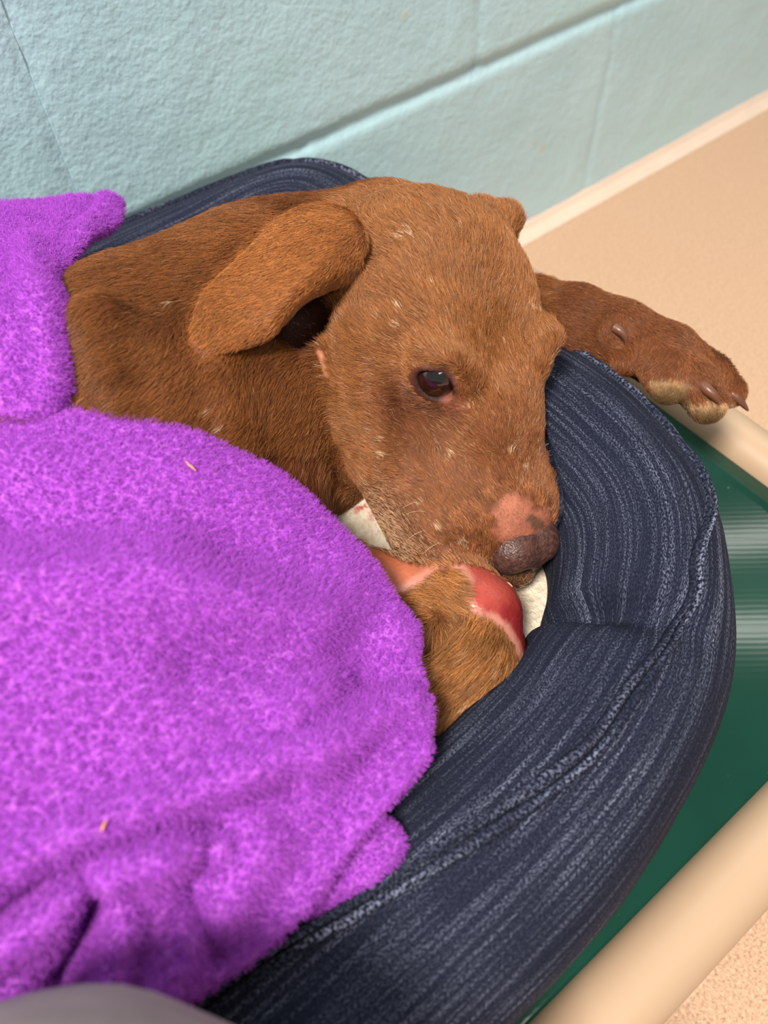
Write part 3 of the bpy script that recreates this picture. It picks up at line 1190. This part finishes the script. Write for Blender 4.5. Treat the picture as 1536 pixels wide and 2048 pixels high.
    deepred = np.array(lin(120, 20, 28))
    redness = smooth01(pr[:, 0], 905, 950)
    wc = shaved * (1 - redness[:, None]) + rawc * redness[:, None]
    edge = smooth01(pr[:, 0] * 0.75 + (pr[:, 1] - 1150) * 0.45 + nz * 26, 752, 815) * redness
    wc = wc * (1 - 0.85 * edge[:, None]) + deepred * 0.85 * edge[:, None]
    border = 1 - smooth01(wd + nz * 6, 5, 19)
    wc = wc * (1 - 0.85 * border[:, None]) + np.array(lin(192, 130, 114)) * 0.85 * border[:, None]
    m = np.where(w3, smooth01(wd, -10, 2), 0)
    skin = over(skin, m, (0, 0, 0)) + wc * m[:, None]
    length = np.where(w3, np.where(wd > 0, 0, length * 0.5), length)
    raw = np.where(w3, m * (0.4 + 0.6 * redness), 0)
    return skin, coat, length, pale, raw


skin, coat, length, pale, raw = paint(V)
t = mat_attr('dog_skin', 'skin', 0.55, 0.5, 420, 0.0010, 0.3, 0.0)
ra = t.n('ShaderNodeAttribute', attribute_name='raw')
t.l(t.math('SUBTRACT', 0.6, t.math('MULTIPLY', ra.outputs['Fac'], 0.32)), t.b.inputs['Roughness'])
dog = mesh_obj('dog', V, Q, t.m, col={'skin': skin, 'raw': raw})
tag(dog, 'short haired brown dog lying in the denim bed, chin down, ear folded back', 'dog')

# ---- coat: individual hairs lying along the body
tri = np.concatenate([Q[:, [0, 1, 2]], Q[:, [0, 2, 3]]])
A = np.linalg.norm(np.cross(V[tri[:, 1]] - V[tri[:, 0]], V[tri[:, 2]] - V[tri[:, 0]]), axis=1) / 2
cenT = V[tri].mean(1)
nT = N[tri[:, 0]]
view = CAMP - cenT
view /= np.linalg.norm(view, axis=1, keepdims=True)
facing = (nT * view).sum(1)
wt = A * (cenT[:, 0] > -0.03) * (facing > -0.55) * (0.35 + 0.65 * (facing > -0.15))
lenT = length[tri].mean(1)
wt = wt * (lenT > 0.0008) * np.where(lenT < 0.007, 1.35, 1.0)
prT = project(cenT)
wt = wt * np.where((prT[:, 1] > 900) & (prT[:, 0] < 640), 0.05, 1.0)
NH = 400000
pick = rng.choice(len(tri), NH, p=wt / wt.sum())
b0, b1 = rng.random(NH), rng.random(NH)
fl = b0 + b1 > 1
b0[fl], b1[fl] = 1 - b0[fl], 1 - b1[fl]
bw = np.stack([1 - b0 - b1, b0, b1], 1)[:, :, None]
root = (V[tri[pick]] * bw).sum(1)
hn = (N[tri[pick]] * bw).sum(1)
hn /= np.linalg.norm(hn, axis=1, keepdims=True)
hcol = (coat[tri[pick]] * bw).sum(1)
hlen = (length[tri[pick]] * bw[:, :, 0]).sum(1)
hpale = (pale[tri[pick]] * bw[:, :, 0]).sum(1)
keep = (hlen > 0.001) & ~((inside_dist(project(root)[:, :2], NOSEBALD) + 12 * vnoise(root, 300, 5) > -4) & (to_head(root)[:, 1] > 0.03) & (rng.random(len(root)) < 0.80))
root, hn, hcol, hlen, hpale = root[keep], hn[keep], hcol[keep], hlen[keep], hpale[keep]
n = len(root)
# direction of lie
q = to_head(root)
fdir = np.tile(-H_FWD, (n, 1)) + HB[:, 0] * np.clip(q[:, :1] / 0.05, -1, 1) * 0.35 - H_UP * (0.35 * smooth01(-q[:, 2], 0.0, 0.06))[:, None]
body_dir = np.tile(unit([-0.9, -0.15, -0.25]), (n, 1))
down = smooth01(-root[:, 2], -0.30, -0.24)[:, None]
body_dir = body_dir * (1 - 0.6 * down) + np.array([-0.2, -0.3, -1.0]) * 0.6 * down
wh = smooth01(-head_sdf(root), -0.02, -0.004)[:, None]
fdir = fdir * wh + body_dir * (1 - wh)


def along(P, pts, reach):
    w = np.zeros(len(P))
    d = np.zeros((len(P), 3))
    for (a, ra), (b, rb) in zip(pts[:-1], pts[1:]):
        dist = cone(P, a, b, ra, rb)
        k = np.exp(-(np.maximum(dist, 0) / reach) ** 2)
        d += k[:, None] * unit(b - a)
        w = np.maximum(w, k)
    return d, w


for pts in (FARLEG + TOES[1][1:], FORE, FOREPAW):
    d_, w_ = along(root, pts, 0.005)
    w_ = w_[:, None] * (1 - wh)
    fdir = fdir * (1 - w_) + d_ * w_
ear_axis = unit(EAR_R3[-1, 45] - EAR_R3[0, 45])
lo, hi = EARS[0][1], EARS[0][2]
for i in np.nonzero(np.all((root > lo) & (root < hi), axis=1))[0]:
    if EARS[0][0].find(root[i])[2] < 0.006:
        fdir[i] = ear_axis
swirl = np.stack([vnoise(root, 45, 21), vnoise(root, 45, 22), vnoise(root, 45, 23)], 1)
fine = np.stack([vnoise(root, 210, 24), vnoise(root, 210, 25), vnoise(root, 210, 26)], 1)
fdir = fdir / (np.linalg.norm(fdir, axis=1, keepdims=True) + 1e-9) + swirl * 0.42 + fine * (0.20 + 0.18 * wh) + rng.normal(0, 0.13, (n, 3))
tg = fdir - hn * (fdir * hn).sum(1, keepdims=True)
tg /= np.linalg.norm(tg, axis=1, keepdims=True) + 1e-9
L = (hlen * rng.uniform(0.65, 1.15, n))[:, None]
lift0 = np.clip(rng.normal(0.50, 0.15, n), 0.15, 1.0)[:, None]
p0 = root - hn * 0.0004
p1 = p0 + L * 0.33 * (tg * np.cos(lift0) + hn * np.sin(lift0))
p2 = p1 + L * 0.33 * (tg * np.cos(lift0 * 0.5) + hn * np.sin(lift0 * 0.5))
p3 = p2 + L * 0.34 * (tg * np.cos(lift0 * 0.1) + hn * np.sin(lift0 * 0.1))
strands = np.stack([p0, p1, p2, p3], 1)
shade = np.clip(rng.normal(1.0, 0.28, n), 0.35, 1.9)[:, None]
shade = shade * (1 + 0.14 * vnoise(root, 230, 27)[:, None] + 0.06 * vnoise(root, 620, 28)[:, None])
leg_m = (np.linalg.norm(root - LEG_C, axis=1) < 0.075) & (root[:, 1] < 0.16)
shade = np.where(leg_m[:, None], shade ** 1.5 * 0.95 * (1 + 0.25 * vnoise(root, 230, 27)[:, None]), shade)
tint = hcol * shade
# pale guard hairs and the little tufts of white hair
is_pale = rng.random(n) < hpale
tint[is_pale] = np.array(lin(206, 168, 132)) * rng.uniform(0.75, 1.2, (is_pale.sum(), 1))
dk = (hpale > 0.10) & (rng.random(n) < 0.30)
tint[dk] = np.array(lin(78, 52, 40)) * rng.uniform(0.7, 1.3, (dk.sum(), 1))
FLECKS = [(822, 470, 9), (808, 480, 7), (835, 478, 5), (720, 437, 5), (804, 622, 6), (798, 655, 6), (842, 640, 6), (868, 572, 5), (1062, 622, 12), (1078, 632, 9), (1040, 590, 4),
          (650, 735, 7), (656, 752, 6), (905, 700, 6), (1000, 790, 7), (1010, 690, 4), (770, 880, 5), (772, 912, 5), (905, 910, 8), (898, 920, 6), (1020, 905, 7), (1040, 915, 6), (1050, 940, 5),
          (512, 518, 5), (940, 815, 8), (960, 790, 5), (760, 640, 6), (980, 640, 5), (920, 460, 4), (960, 560, 4), (700, 530, 4), (845, 1010, 7), (880, 1060, 9), (930, 1090, 10), (520, 860, 4), (440, 850, 4),
          (196, 520, 4), (256, 530, 5), (345, 602, 5), (292, 713, 4), (448, 848, 4), (425, 812, 6), (970, 1310, 8), (1000, 1325, 6), (940, 1400, 7), (880, 1340, 7)]
FP = np.array([hit(x, y) for x, y, _ in FLECKS])
for p, (x, y, r) in zip(FP, FLECKS):
    d = np.linalg.norm(root - p, axis=1)
    m = (d < r * 0.00030) & (rng.random(n) < 0.85 * np.clip(1.25 - d / (r * 0.00030), 0, 1) * np.clip(0.5 + 2.2 * vnoise(root, 900, 61), 0, 1))
    tint[m] = np.array(lin(232, 200, 164)) * rng.uniform(0.8, 1.15, (m.sum(), 1))
# a few whiskers
wk = [((812, 1028), (852, 1024)), ((800, 1020), (836, 1004)), ((850, 1060), (812, 1082)), ((880, 1085), (845, 1108)), ((1085, 1010), (1112, 1030))]
ws = []
for a, b in wk:
    pa = hit(*a)
    pb = hit(*b) + (CAMP - hit(*b)) * 0.012
    ws.append(np.stack([pa, pa * 0.66 + pb * 0.34 + [0, 0, 0.0012], pa * 0.33 + pb * 0.67 + [0, 0, 0.0014], pb]))
strands = np.concatenate([strands, np.array(ws)])
tint = np.concatenate([tint, np.tile(np.array(lin(236, 206, 170)), (len(ws), 1))])


def hair_obj(name, strands, tint, rad, mat, parent):
    n, k = strands.shape[:2]
    hc = bpy.data.hair_curves.new(name)
    hc.add_curves([k] * n)
    hc.attributes['position'].data.foreach_set('vector', strands.astype(np.float32).ravel())
    ra = hc.attributes.get('radius') or hc.attributes.new('radius', 'FLOAT', 'POINT')
    prof = np.array([1.0, 0.95, 0.75, 0.25])[:k] if k == 4 else np.linspace(1, 0.5, k)
    ra.data.foreach_set('value', np.tile(prof * rad, n).astype(np.float32))
    ta = hc.attributes.new('tint', 'FLOAT_COLOR', 'CURVE')
    ta.data.foreach_set('color', np.concatenate([tint, np.ones((n, 1))], 1).astype(np.float32).ravel())
    hc.materials.append(mat)
    o = bpy.data.objects.new(name, hc)
    COL.objects.link(o)
    o.parent = parent
    o['kind'] = 'stuff'
    return o


hair_obj('fur', strands, tint, 0.000078, mat_hair('dog_hair'), dog)

# ---- eyes
def ball(r, nu=40, nv=28):
    u = np.linspace(0, 2 * np.pi, nu, endpoint=False)
    v = np.linspace(0.001, np.pi - 0.001, nv)
    U, W = np.meshgrid(u, v, indexing='ij')
    return np.stack([np.sin(W) * np.cos(U), np.sin(W) * np.sin(U), np.cos(W)], -1).reshape(-1, 3) * r, grid_faces(nu, nv, close_u=True)[:, ::-1]


t = mat_attr('wet_eye', 'skin', 0.06, spec=0.6)
t.b.inputs['Coat Weight'].default_value = 1.0
t.b.inputs['Coat Roughness'].default_value = 0.02
M_EYE = t.m
for s in (1, -1):
    c = from_head(EYE * [s, 1, 1])
    gaze = unit(unit(CAMP - c) + 0.05 * H_UP + (0.0 if s > 0 else 0.5) * H_FWD)
    bv, bf = ball(EYE_R, 72, 60)
    bv = bv @ basis(gaze, (1, 0, 0)).T
    ang = np.degrees(np.arccos(np.clip(bv @ gaze / EYE_R, -1, 1)))
    bulge = 1 + 0.05 * np.clip(1 - (ang / 48) ** 2, 0, 1)
    ec = np.tile(np.array(lin(176, 150, 142)), (len(bv), 1))
    k = smooth01(ang, 62, 72)[:, None]
    ec = np.array(lin(20, 10, 9)) * (1 - k) + ec * k
    k = smooth01(ang, 44, 60)[:, None]
    ec = np.array(lin(46, 21, 15)) * (1 - k) + ec * k
    k = smooth01(ang, 20, 25)[:, None]
    ec = np.array((0.004, 0.004, 0.005)) * (1 - k) + ec * k
    e = mesh_obj('eye', bv * bulge[:, None] + c, bf, M_EYE, dog, col={'skin': ec})

# ---- nose leather
def nose_sdf(P):
    q = to_head(P) - [0, 0.0035, -0.0060]
    s = np.stack([np.abs(q[:, 0]), q[:, 1], q[:, 2]], 1)
    d = ell(s, (0.0085, 0.0840, -0.0345), (0.0130, 0.0135, 0.0125))
    d = smin(d, ell(s, (0.0130, 0.0830, -0.0385), (0.0085, 0.0115, 0.0105)), 0.005)
    d = smin(d, ell(s, (0, 0.0850, -0.0380), (0.0120, 0.0140, 0.0145)), 0.004)
    d = smax(d, -ell(s, (0.0078, 0.0985, -0.0385), (0.0060, 0.0095, 0.0060)), 0.0012)
    d = smax(d, -cone(s, (0.0105, 0.0960, -0.0400), (0.0205, 0.087, -0.0430), 0.0018, 0.0011), 0.001)
    d = smax(d, -cone(s, (0, 0.0995, -0.038), (0, 0.0970, -0.054), 0.0008, 0.0008), 0.001)
    return d + 0.00025 * vnoise(P, 700, 4)


nlo = from_head((0, 0.0885, -0.0425)) - 0.026
nv_, nq_ = field_to_mesh(nose_sdf, nlo, np.array([80, 80, 80]), 0.00065)
nose = mesh_obj('nose', nv_, nq_, None, dog)
t = NT('nose_leather')
v = t.coords()
f = t.noise(v, 420, 3)
t.color(t.ramp(f, [(0.3, lin4(58, 36, 32)), (0.7, lin4(96, 64, 56))]))
t.set(Roughness=0.42)
vor = t.n('ShaderNodeTexVoronoi')
vor.inputs['Scale'].default_value = 900
t.l(v, vor.inputs['Vector'])
t.bump(vor.outputs['Distance'], 0.5, 0.0006)
nose.data.materials.append(t.m)
nose['label'] = 'dry dark brown nose leather'

# ---- claws and the loose bit of skin at the wound
M_CLAW = mat_simple('claw_horn', (110, 70, 52), 0.35, 0.15, 120)
for pts in ([(1394, 762, 0.433, 0.0036), (1410, 775, 0.4275, 0.0034), (1427, 790, 0.4255, 0.0026), (1438, 806, 0.4270, 0.0008)],
            [(1450, 778, 0.447, 0.0036), (1468, 791, 0.444, 0.0032), (1484, 806, 0.444, 0.0020), (1496, 821, 0.447, 0.0006)],
            [(1228, 655, 0.447, 0.0030), (1240, 662, 0.4455, 0.0028), (1250, 674, 0.4455, 0.0020), (1252, 688, 0.447, 0.0007)]):
    P = catmull([deep(*p[:3]) for p in pts], 12)
    rr = np.interp(np.linspace(0, 1, 12), np.linspace(0, 1, len(pts)), [p[3] for p in pts])
    v_, f_ = tube_along(P, rr, 14)
    mesh_obj('claw', v_, f_, M_CLAW, dog)
c = deep(1006, 1168, 0.3975)
bv, bf = ball(1.0, 28, 20)
bv = bv * [0.0052, 0.0022, 0.0034] * (1 + 0.18 * vnoise(bv, 2.2, 3)[:, None])
loose = mesh_obj('loose_skin', bv @ basis(CAMP - c, (0.5, -0.6, -0.4)).T + c, bf, mat_simple('pale_skin', (222, 160, 140), 0.35, 0.1, 300), dog)
loose['label'] = 'pale loose flap of skin at the wound'


# ------------------------------------------------------------------ purple fleece blanket (one folded sheet)
def sheet_mesh(G, thick, px=None):
    """closed, round-edged sheet from a (nu, nv, 3) grid"""
    nu, nv = G.shape[:2]
    Nn = normals_of(G)
    if Nn[..., 2].mean() < 0:
        Nn = -Nn
    du = np.linalg.norm(np.gradient(G, axis=0), axis=-1)
    dv = np.linalg.norm(np.gradient(G, axis=1), axis=-1)
    eu = np.minimum(np.cumsum(du, 0), np.cumsum(du[::-1], 0)[::-1]) - du * 0.999
    ev = np.minimum(np.cumsum(dv, 1), np.cumsum(dv[:, ::-1], 1)[:, ::-1]) - dv * 0.999
    e = np.clip(np.minimum(eu, ev) / (thick * 0.9), 0, 1)
    h = thick / 2 * np.sqrt(np.clip(1 - (1 - e) ** 2, 0, 1))
    T = G + Nn * h[..., None]
    Bm = G - Nn * h[..., None]
    Vv = np.concatenate([T.reshape(-1, 3), Bm.reshape(-1, 3)])
    f = grid_faces(nu, nv)
    n0 = nu * nv
    # orient the upper faces upward
    a = T.reshape(-1, 3)[f[0]]
    nrm = np.cross(a[1] - a[0], a[2] - a[0])
    if nrm[2] < 0:
        f = f[:, ::-1]
    return Vv, np.concatenate([f, f[:, ::-1] + n0])


def extend_left(G, reach=0.40, n=110):
    """carry the sheet on over the rump, beyond the left edge of the view"""
    s_ = np.linspace(reach, reach / n, n)[:, None]
    E_ = np.repeat(G[:1], n, 0).copy()
    E_[..., 0] -= s_
    E_[..., 2] -= 0.03 * (s_ / reach) ** 2
    E_[..., 2] += 0.003 * vnoise(E_, 17, 31) * np.clip(s_ / 0.05, 0, 1)
    return np.concatenate([E_, G], 0)


def ridge(PXY, pts, width, amp):
    P = PXY.reshape(-1, 2)
    best = np.full(len(P), 1e9)
    for a, b in zip(pts[:-1], pts[1:]):
        a, b = np.asarray(a, float), np.asarray(b, float)
        ab = b - a
        t = np.clip(((P - a) @ ab) / (ab @ ab), 0, 1)
        best = np.minimum(best, np.linalg.norm(P - a - t[:, None] * ab, axis=1))
    return (amp * np.exp(-(best / width) ** 2)).reshape(PXY.shape[:2])


# front layer: control rows run from the upper (visible) edge to the lower edge; (x, y, z)
TOPE = [(-330, 760), (-120, 775), (60, 798), (250, 832), (420, 880), (560, 945), (670, 1040), (760, 1150), (825, 1290), (862, 1420)]
BOTE = [(-330, 2420), (-120, 2300), (60, 2200), (200, 2110), (340, 2015), (480, 1940), (600, 1840), (690, 1720), (800, 1590), (862, 1510)]
ZT = [.362, .362, .358, .350, .338, .322, .303, .284, .274, .276]
ZB = [.292, .290, .288, .286, .284, .284, .286, .287, .285, .280]
ZM = [.016, .016, .014, .012, .010, .006, .002, -.002, -.001, 0]
ctrl = []
for (tx, ty), (bx, by), zt, zb, zm in zip(TOPE, BOTE, ZT, ZB, ZM):
    row = []
    for k, v in enumerate((0.0, 0.12, 0.3, 0.5, 0.7, 0.88, 1.0)):
        x, y = tx + (bx - tx) * v, ty + (by - ty) * v
        z = zt + (zb - zt) * v ** 1.15 + zm * math.sin(math.pi * v)
        if k == 0:
            z -= 0.004
        row.append((x, y, z))
    ctrl.append(row)
Gp = spline_patch(ctrl, 330, 300)
PXY = Gp[..., :2]
G = np.stack([at(x, y, z) for x, y, z in Gp.reshape(-1, 3)]).reshape(330, 300, 3)
Nn = normals_of(G)
if Nn[..., 2].mean() < 0:
    Nn = -Nn
disp = np.zeros(G.shape[:2])
disp += ridge(PXY, [(-100, 1780), (150, 1670), (420, 1590), (700, 1470), (800, 1420)], 44, 0.0115)
disp += ridge(PXY, [(-100, 1950), (120, 1800), (230, 1720), (420, 1690)], 32, 0.0115)
disp -= ridge(PXY, [(-60, 1870), (100, 1740), (300, 1650), (560, 1560)], 33, 0.0103)
disp -= ridge(PXY, [(110, 1990), (175, 1880), (195, 1780)], 40, 0.0204)
disp += ridge(PXY, [(215, 1760), (235, 1850), (205, 1990)], 30, 0.0085)
disp += ridge(PXY, [(0, 1190), (330, 1180), (600, 1260)], 75, 0.0100)
disp -= ridge(PXY, [(0, 1030), (350, 1030), (600, 1110)], 75, 0.0090)
disp -= ridge(PXY, [(380, 1330), (560, 1300), (720, 1330)], 60, 0.0080)
disp += ridge(PXY, [(560, 1430), (700, 1330), (800, 1270)], 36, 0.0050)
disp += ridge(PXY, [(330, 1960), (430, 1820), (520, 1700)], 48, 0.0069)
disp -= ridge(PXY, [(420, 1900), (380, 1760), (420, 1660)], 36, 0.0080)
disp += 0.0035 * vnoise(G, 17, 31) + 0.0018 * vnoise(G, 42, 32)
rag = 0.0011 * vnoise(G, 260, 33) + 0.0007 * vnoise(G, 480, 34)
G = G + Nn * (disp + rag * 0.5)[..., None]
sheets = [sheet_mesh(extend_left(G), 0.0062)]
FRONT_G = G

# back layer, over the rump and the back of the bed
BK = [
    [(-330, 392, .335), (-330, 470, .352), (-330, 560, .366), (-330, 640, .368), (-330, 720, .366), (-330, 800, .362), (-330, 900, .350)],
    [(-160, 396, .335), (-160, 470, .352), (-160, 560, .366), (-160, 640, .368), (-160, 720, .366), (-160, 800, .362), (-160, 900, .350)],
    [(0, 401, .332), (0, 470, .350), (0, 560, .366), (0, 640, .370), (0, 720, .368), (0, 800, .362), (0, 900, .348)],
    [(120, 404, .324), (90, 460, .342), (62, 540, .362), (52, 620, .369), (60, 710, .367), (70, 800, .360), (80, 900, .346)],
    [(200, 404, .320), (165, 448, .336), (106, 520, .358), (90, 610, .366), (100, 710, .364), (112, 800, .357), (124, 900, .342)],
    [(247, 407, .317), (238, 446, .324), (168, 494, .346), (100, 596, .360), (110, 700, .358), (126, 800, .350), (140, 900, .336)],
]
Gp = spline_patch(BK, 200, 180)
PXY = Gp[..., :2]
G = np.stack([at(x, y, z) for x, y, z in Gp.reshape(-1, 3)]).reshape(200, 180, 3)
Nn = normals_of(G)
if Nn[..., 2].mean() < 0:
    Nn = -Nn
disp = 0.003 * vnoise(G, 20, 41) + 0.0015 * vnoise(G, 50, 42)
disp += ridge(PXY, [(160, 470), (215, 415)], 14, 0.003) - ridge(PXY, [(120, 490), (190, 420)], 14, 0.003)
disp += ridge(PXY, [(60, 520), (85, 640), (100, 780)], 28, 0.0068)
G = G + Nn * disp[..., None]
sheets.append(sheet_mesh(extend_left(G), 0.0062))

# turned-under lap that peeks out below the front edge
ax = [(600, 1790, .268), (690, 1745, .2695), (752, 1690, .2700), (788, 1650, .2695)]
C_ = catmull([at(*p) for p in ax], 60)
tt = np.linspace(0, 1, 60)
half = 0.0105 * np.sqrt(np.clip(1 - (2 * np.clip(tt, 0.30, 1) - 1.16) ** 2 * 1.05, 0.02, 1))
half = half * np.where(tt > 0.9, np.sqrt(np.clip(1 - ((tt - 0.9) / 0.101) ** 2, 0.004, 1)), 1)
tg_ = np.gradient(C_, axis=0)
tg_ /= np.linalg.norm(tg_, axis=1, keepdims=True)
sd = np.cross(tg_, [0, 0, 1.0])
sd /= np.linalg.norm(sd, axis=1, keepdims=True)
th = np.linspace(0, 2 * np.pi, 36, endpoint=False)
LOB = C_[:, None] + half[:, None, None] * (np.cos(th)[None, :, None] * sd[:, None] * 1.0 + np.sin(th)[None, :, None] * np.array([0, 0, 0.62]))
LOB = LOB + (0.0007 * vnoise(LOB, 120, 51))[..., None] * [0, 0, 1]
lf = grid_faces(60, 36, close_v=True)
sheets.append((LOB.reshape(-1, 3), lf))

VV, FF, off = [], [], 0
for v_, f_ in sheets:
    VV.append(v_)
    FF.append(f_ + off)
    off += len(v_)
VV, FF = np.concatenate(VV), np.concatenate(FF)
blanket = mesh_obj('fleece_blanket', VV, FF, M_FLEECE)
tag(blanket, 'bright purple fleece blanket draped over the brown dog and bed edge', 'blanket')

# pile: short tufted fibres standing out of the fleece
P0, P1, P2_, P3 = (VV[FF[:, i]] for i in range(4))
fn_ = np.cross(P2_ - P0, P3 - P1)
fa_ = np.linalg.norm(fn_, axis=1) + 1e-12
fn_ = fn_ / fa_[:, None]
cen = (P0 + P1 + P2_ + P3) / 4
vw = CAMP - cen
vw /= np.linalg.norm(vw, axis=1, keepdims=True)
pr = project(cen)
ok = ((fn_ * vw).sum(1) > -0.35) & (pr[:, 0] > -420) & (pr[:, 0] < 900) & (pr[:, 1] < 2150) & (pr[:, 2] > 0.1)
w = fa_ * ok
NP_ = 270000
pk = rng.choice(len(FF), NP_, p=w / w.sum())
a, b = rng.random((2, NP_, 1))
rt = (P0[pk] * (1 - a) + P1[pk] * a) * (1 - b) + (P3[pk] * (1 - a) + P2_[pk] * a) * b
nn = fn_[pk]
# fibres gather into little pills about 2.5 mm apart
NC = 26000
pc = rng.choice(len(FF), NC, p=w / w.sum())
kd = KDTree(NC)
for i, p in enumerate(cen[pc] + fn_[pc] * 0.0022):
    kd.insert(p, i)
kd.balance()
tip = np.empty_like(rt)
for i in range(NP_):
    tip[i] = kd.find(rt[i])[0]
L = rng.uniform(0.0012, 0.0028, (NP_, 1))
d = nn * 0.55 + (tip - rt) / 0.0020 * 0.8 + rng.normal(0, 0.35, (NP_, 3))
d /= np.linalg.norm(d, axis=1, keepdims=True)
d2 = d + rng.normal(0, 0.45, (NP_, 3))
d2 /= np.linalg.norm(d2, axis=1, keepdims=True)
st = np.stack([rt - nn * 0.0003, rt + d * L * 0.55, rt + d * L * 0.55 + d2 * L * 0.45], 1)
tn = np.array(lin(180, 86, 206)) * np.clip(rng.normal(1.0, 0.16, (NP_, 1)), 0.6, 1.5)
hair_obj('fleece_pile', st, tn, 0.000085, mat_hair('fleece_fibre', 0.8, 0.1), blanket)

# ------------------------------------------------------------------ bits of lint on the blanket
BVF = BVHTree.FromPolygons([tuple(v) for v in VV], [tuple(map(int, q)) for q in FF])


def on_fleece(x, y):
    loc, nor, i, d_ = BVF.ray_cast(Vector(CAMP), Vector(ray(x, y)).normalized())
    return np.array(loc) if loc is not None else at(x, y, 0.30)


M_LINT = mat_simple('straw_lint', (226, 150, 110), 0.6, 0.2, 900)
for pts, lab in (([(372, 922), (378, 930), (384, 934), (392, 942)], 'thin curved straw coloured shred lying on the purple blanket below the dog\'s shoulder'),
                 ([(212, 1640), (207, 1652), (202, 1664)], 'tiny orange shred on the purple blanket above its deep front fold')):
    P = np.array([on_fleece(*p) for p in pts])
    P = P + (CAMP - P) / np.linalg.norm(CAMP - P, axis=1, keepdims=True) * 0.0022
    P = catmull(P, 14)
    v_, f_ = tube_along(P, 0.00055 * np.sin(np.linspace(0.35, 2.8, 14)), 8)
    tag(mesh_obj('lint_shred', v_, f_, M_LINT), lab, 'lint')

# ------------------------------------------------------------------ person crouching beside the cot: the bent leg in grey trousers
knee = at(50, 2890, 0.345)
M_TROUSER = mat_simple('grey_trouser', (150, 138, 134), 0.9, 0.10, 60, 0.3, 900, 0.0006)
KX = knee[0]
hip = np.array([KX - 0.06, -0.62, 0.36])
ank = np.array([KX - 0.01, -0.235, 0.10])


def leg_sdf(P):
    d = cone(P, hip, knee, 0.095, 0.080)
    d = smin(d, cone(P, knee, ank, 0.074, 0.050), 0.03)
    d = smin(d, ell(P, hip - [0, 0.03, 0], (0.14, 0.12, 0.12)), 0.05)
    fold = vnoise(P, 22, 61) * 0.004 + vnoise(P, 50, 62) * 0.0015
    return d + fold


v_, f_ = field_to_mesh(leg_sdf, np.array([KX - 0.26, -0.80, 0.02]), (np.ceil(np.array([0.50, 1.00, 0.52]) / 0.006 / 8) * 8).astype(int), 0.006)
person = mesh_obj('person', v_, f_, M_TROUSER)
tag(person, 'person crouching at the near edge, only a bent knee in grey trousers showing', 'person')


def shoe_sdf(P):
    b_ = np.array([KX - 0.01, -0.235, 0.0])
    d = smin(ell(P, b_ + [0, 0.07, 0.036], (0.045, 0.10, 0.036)), ell(P, b_ + [0, -0.03, 0.05], (0.040, 0.06, 0.05)), 0.02)
    d = smin(d, cone(P, b_ + [0, -0.02, 0.06], b_ + [0, -0.02, 0.10], 0.042, 0.040), 0.015)
    return smax(d, 0.003 - P[:, 2], 0.004)


v_, f_ = field_to_mesh(shoe_sdf, np.array([KX - 0.09, -0.36, -0.01]), (np.ceil(np.array([0.16, 0.34, 0.17]) / 0.004 / 8) * 8).astype(int), 0.004)
mesh_obj('shoe', v_, f_, mat_simple('dark_shoe', (52, 50, 54), 0.6, 0.1), person)
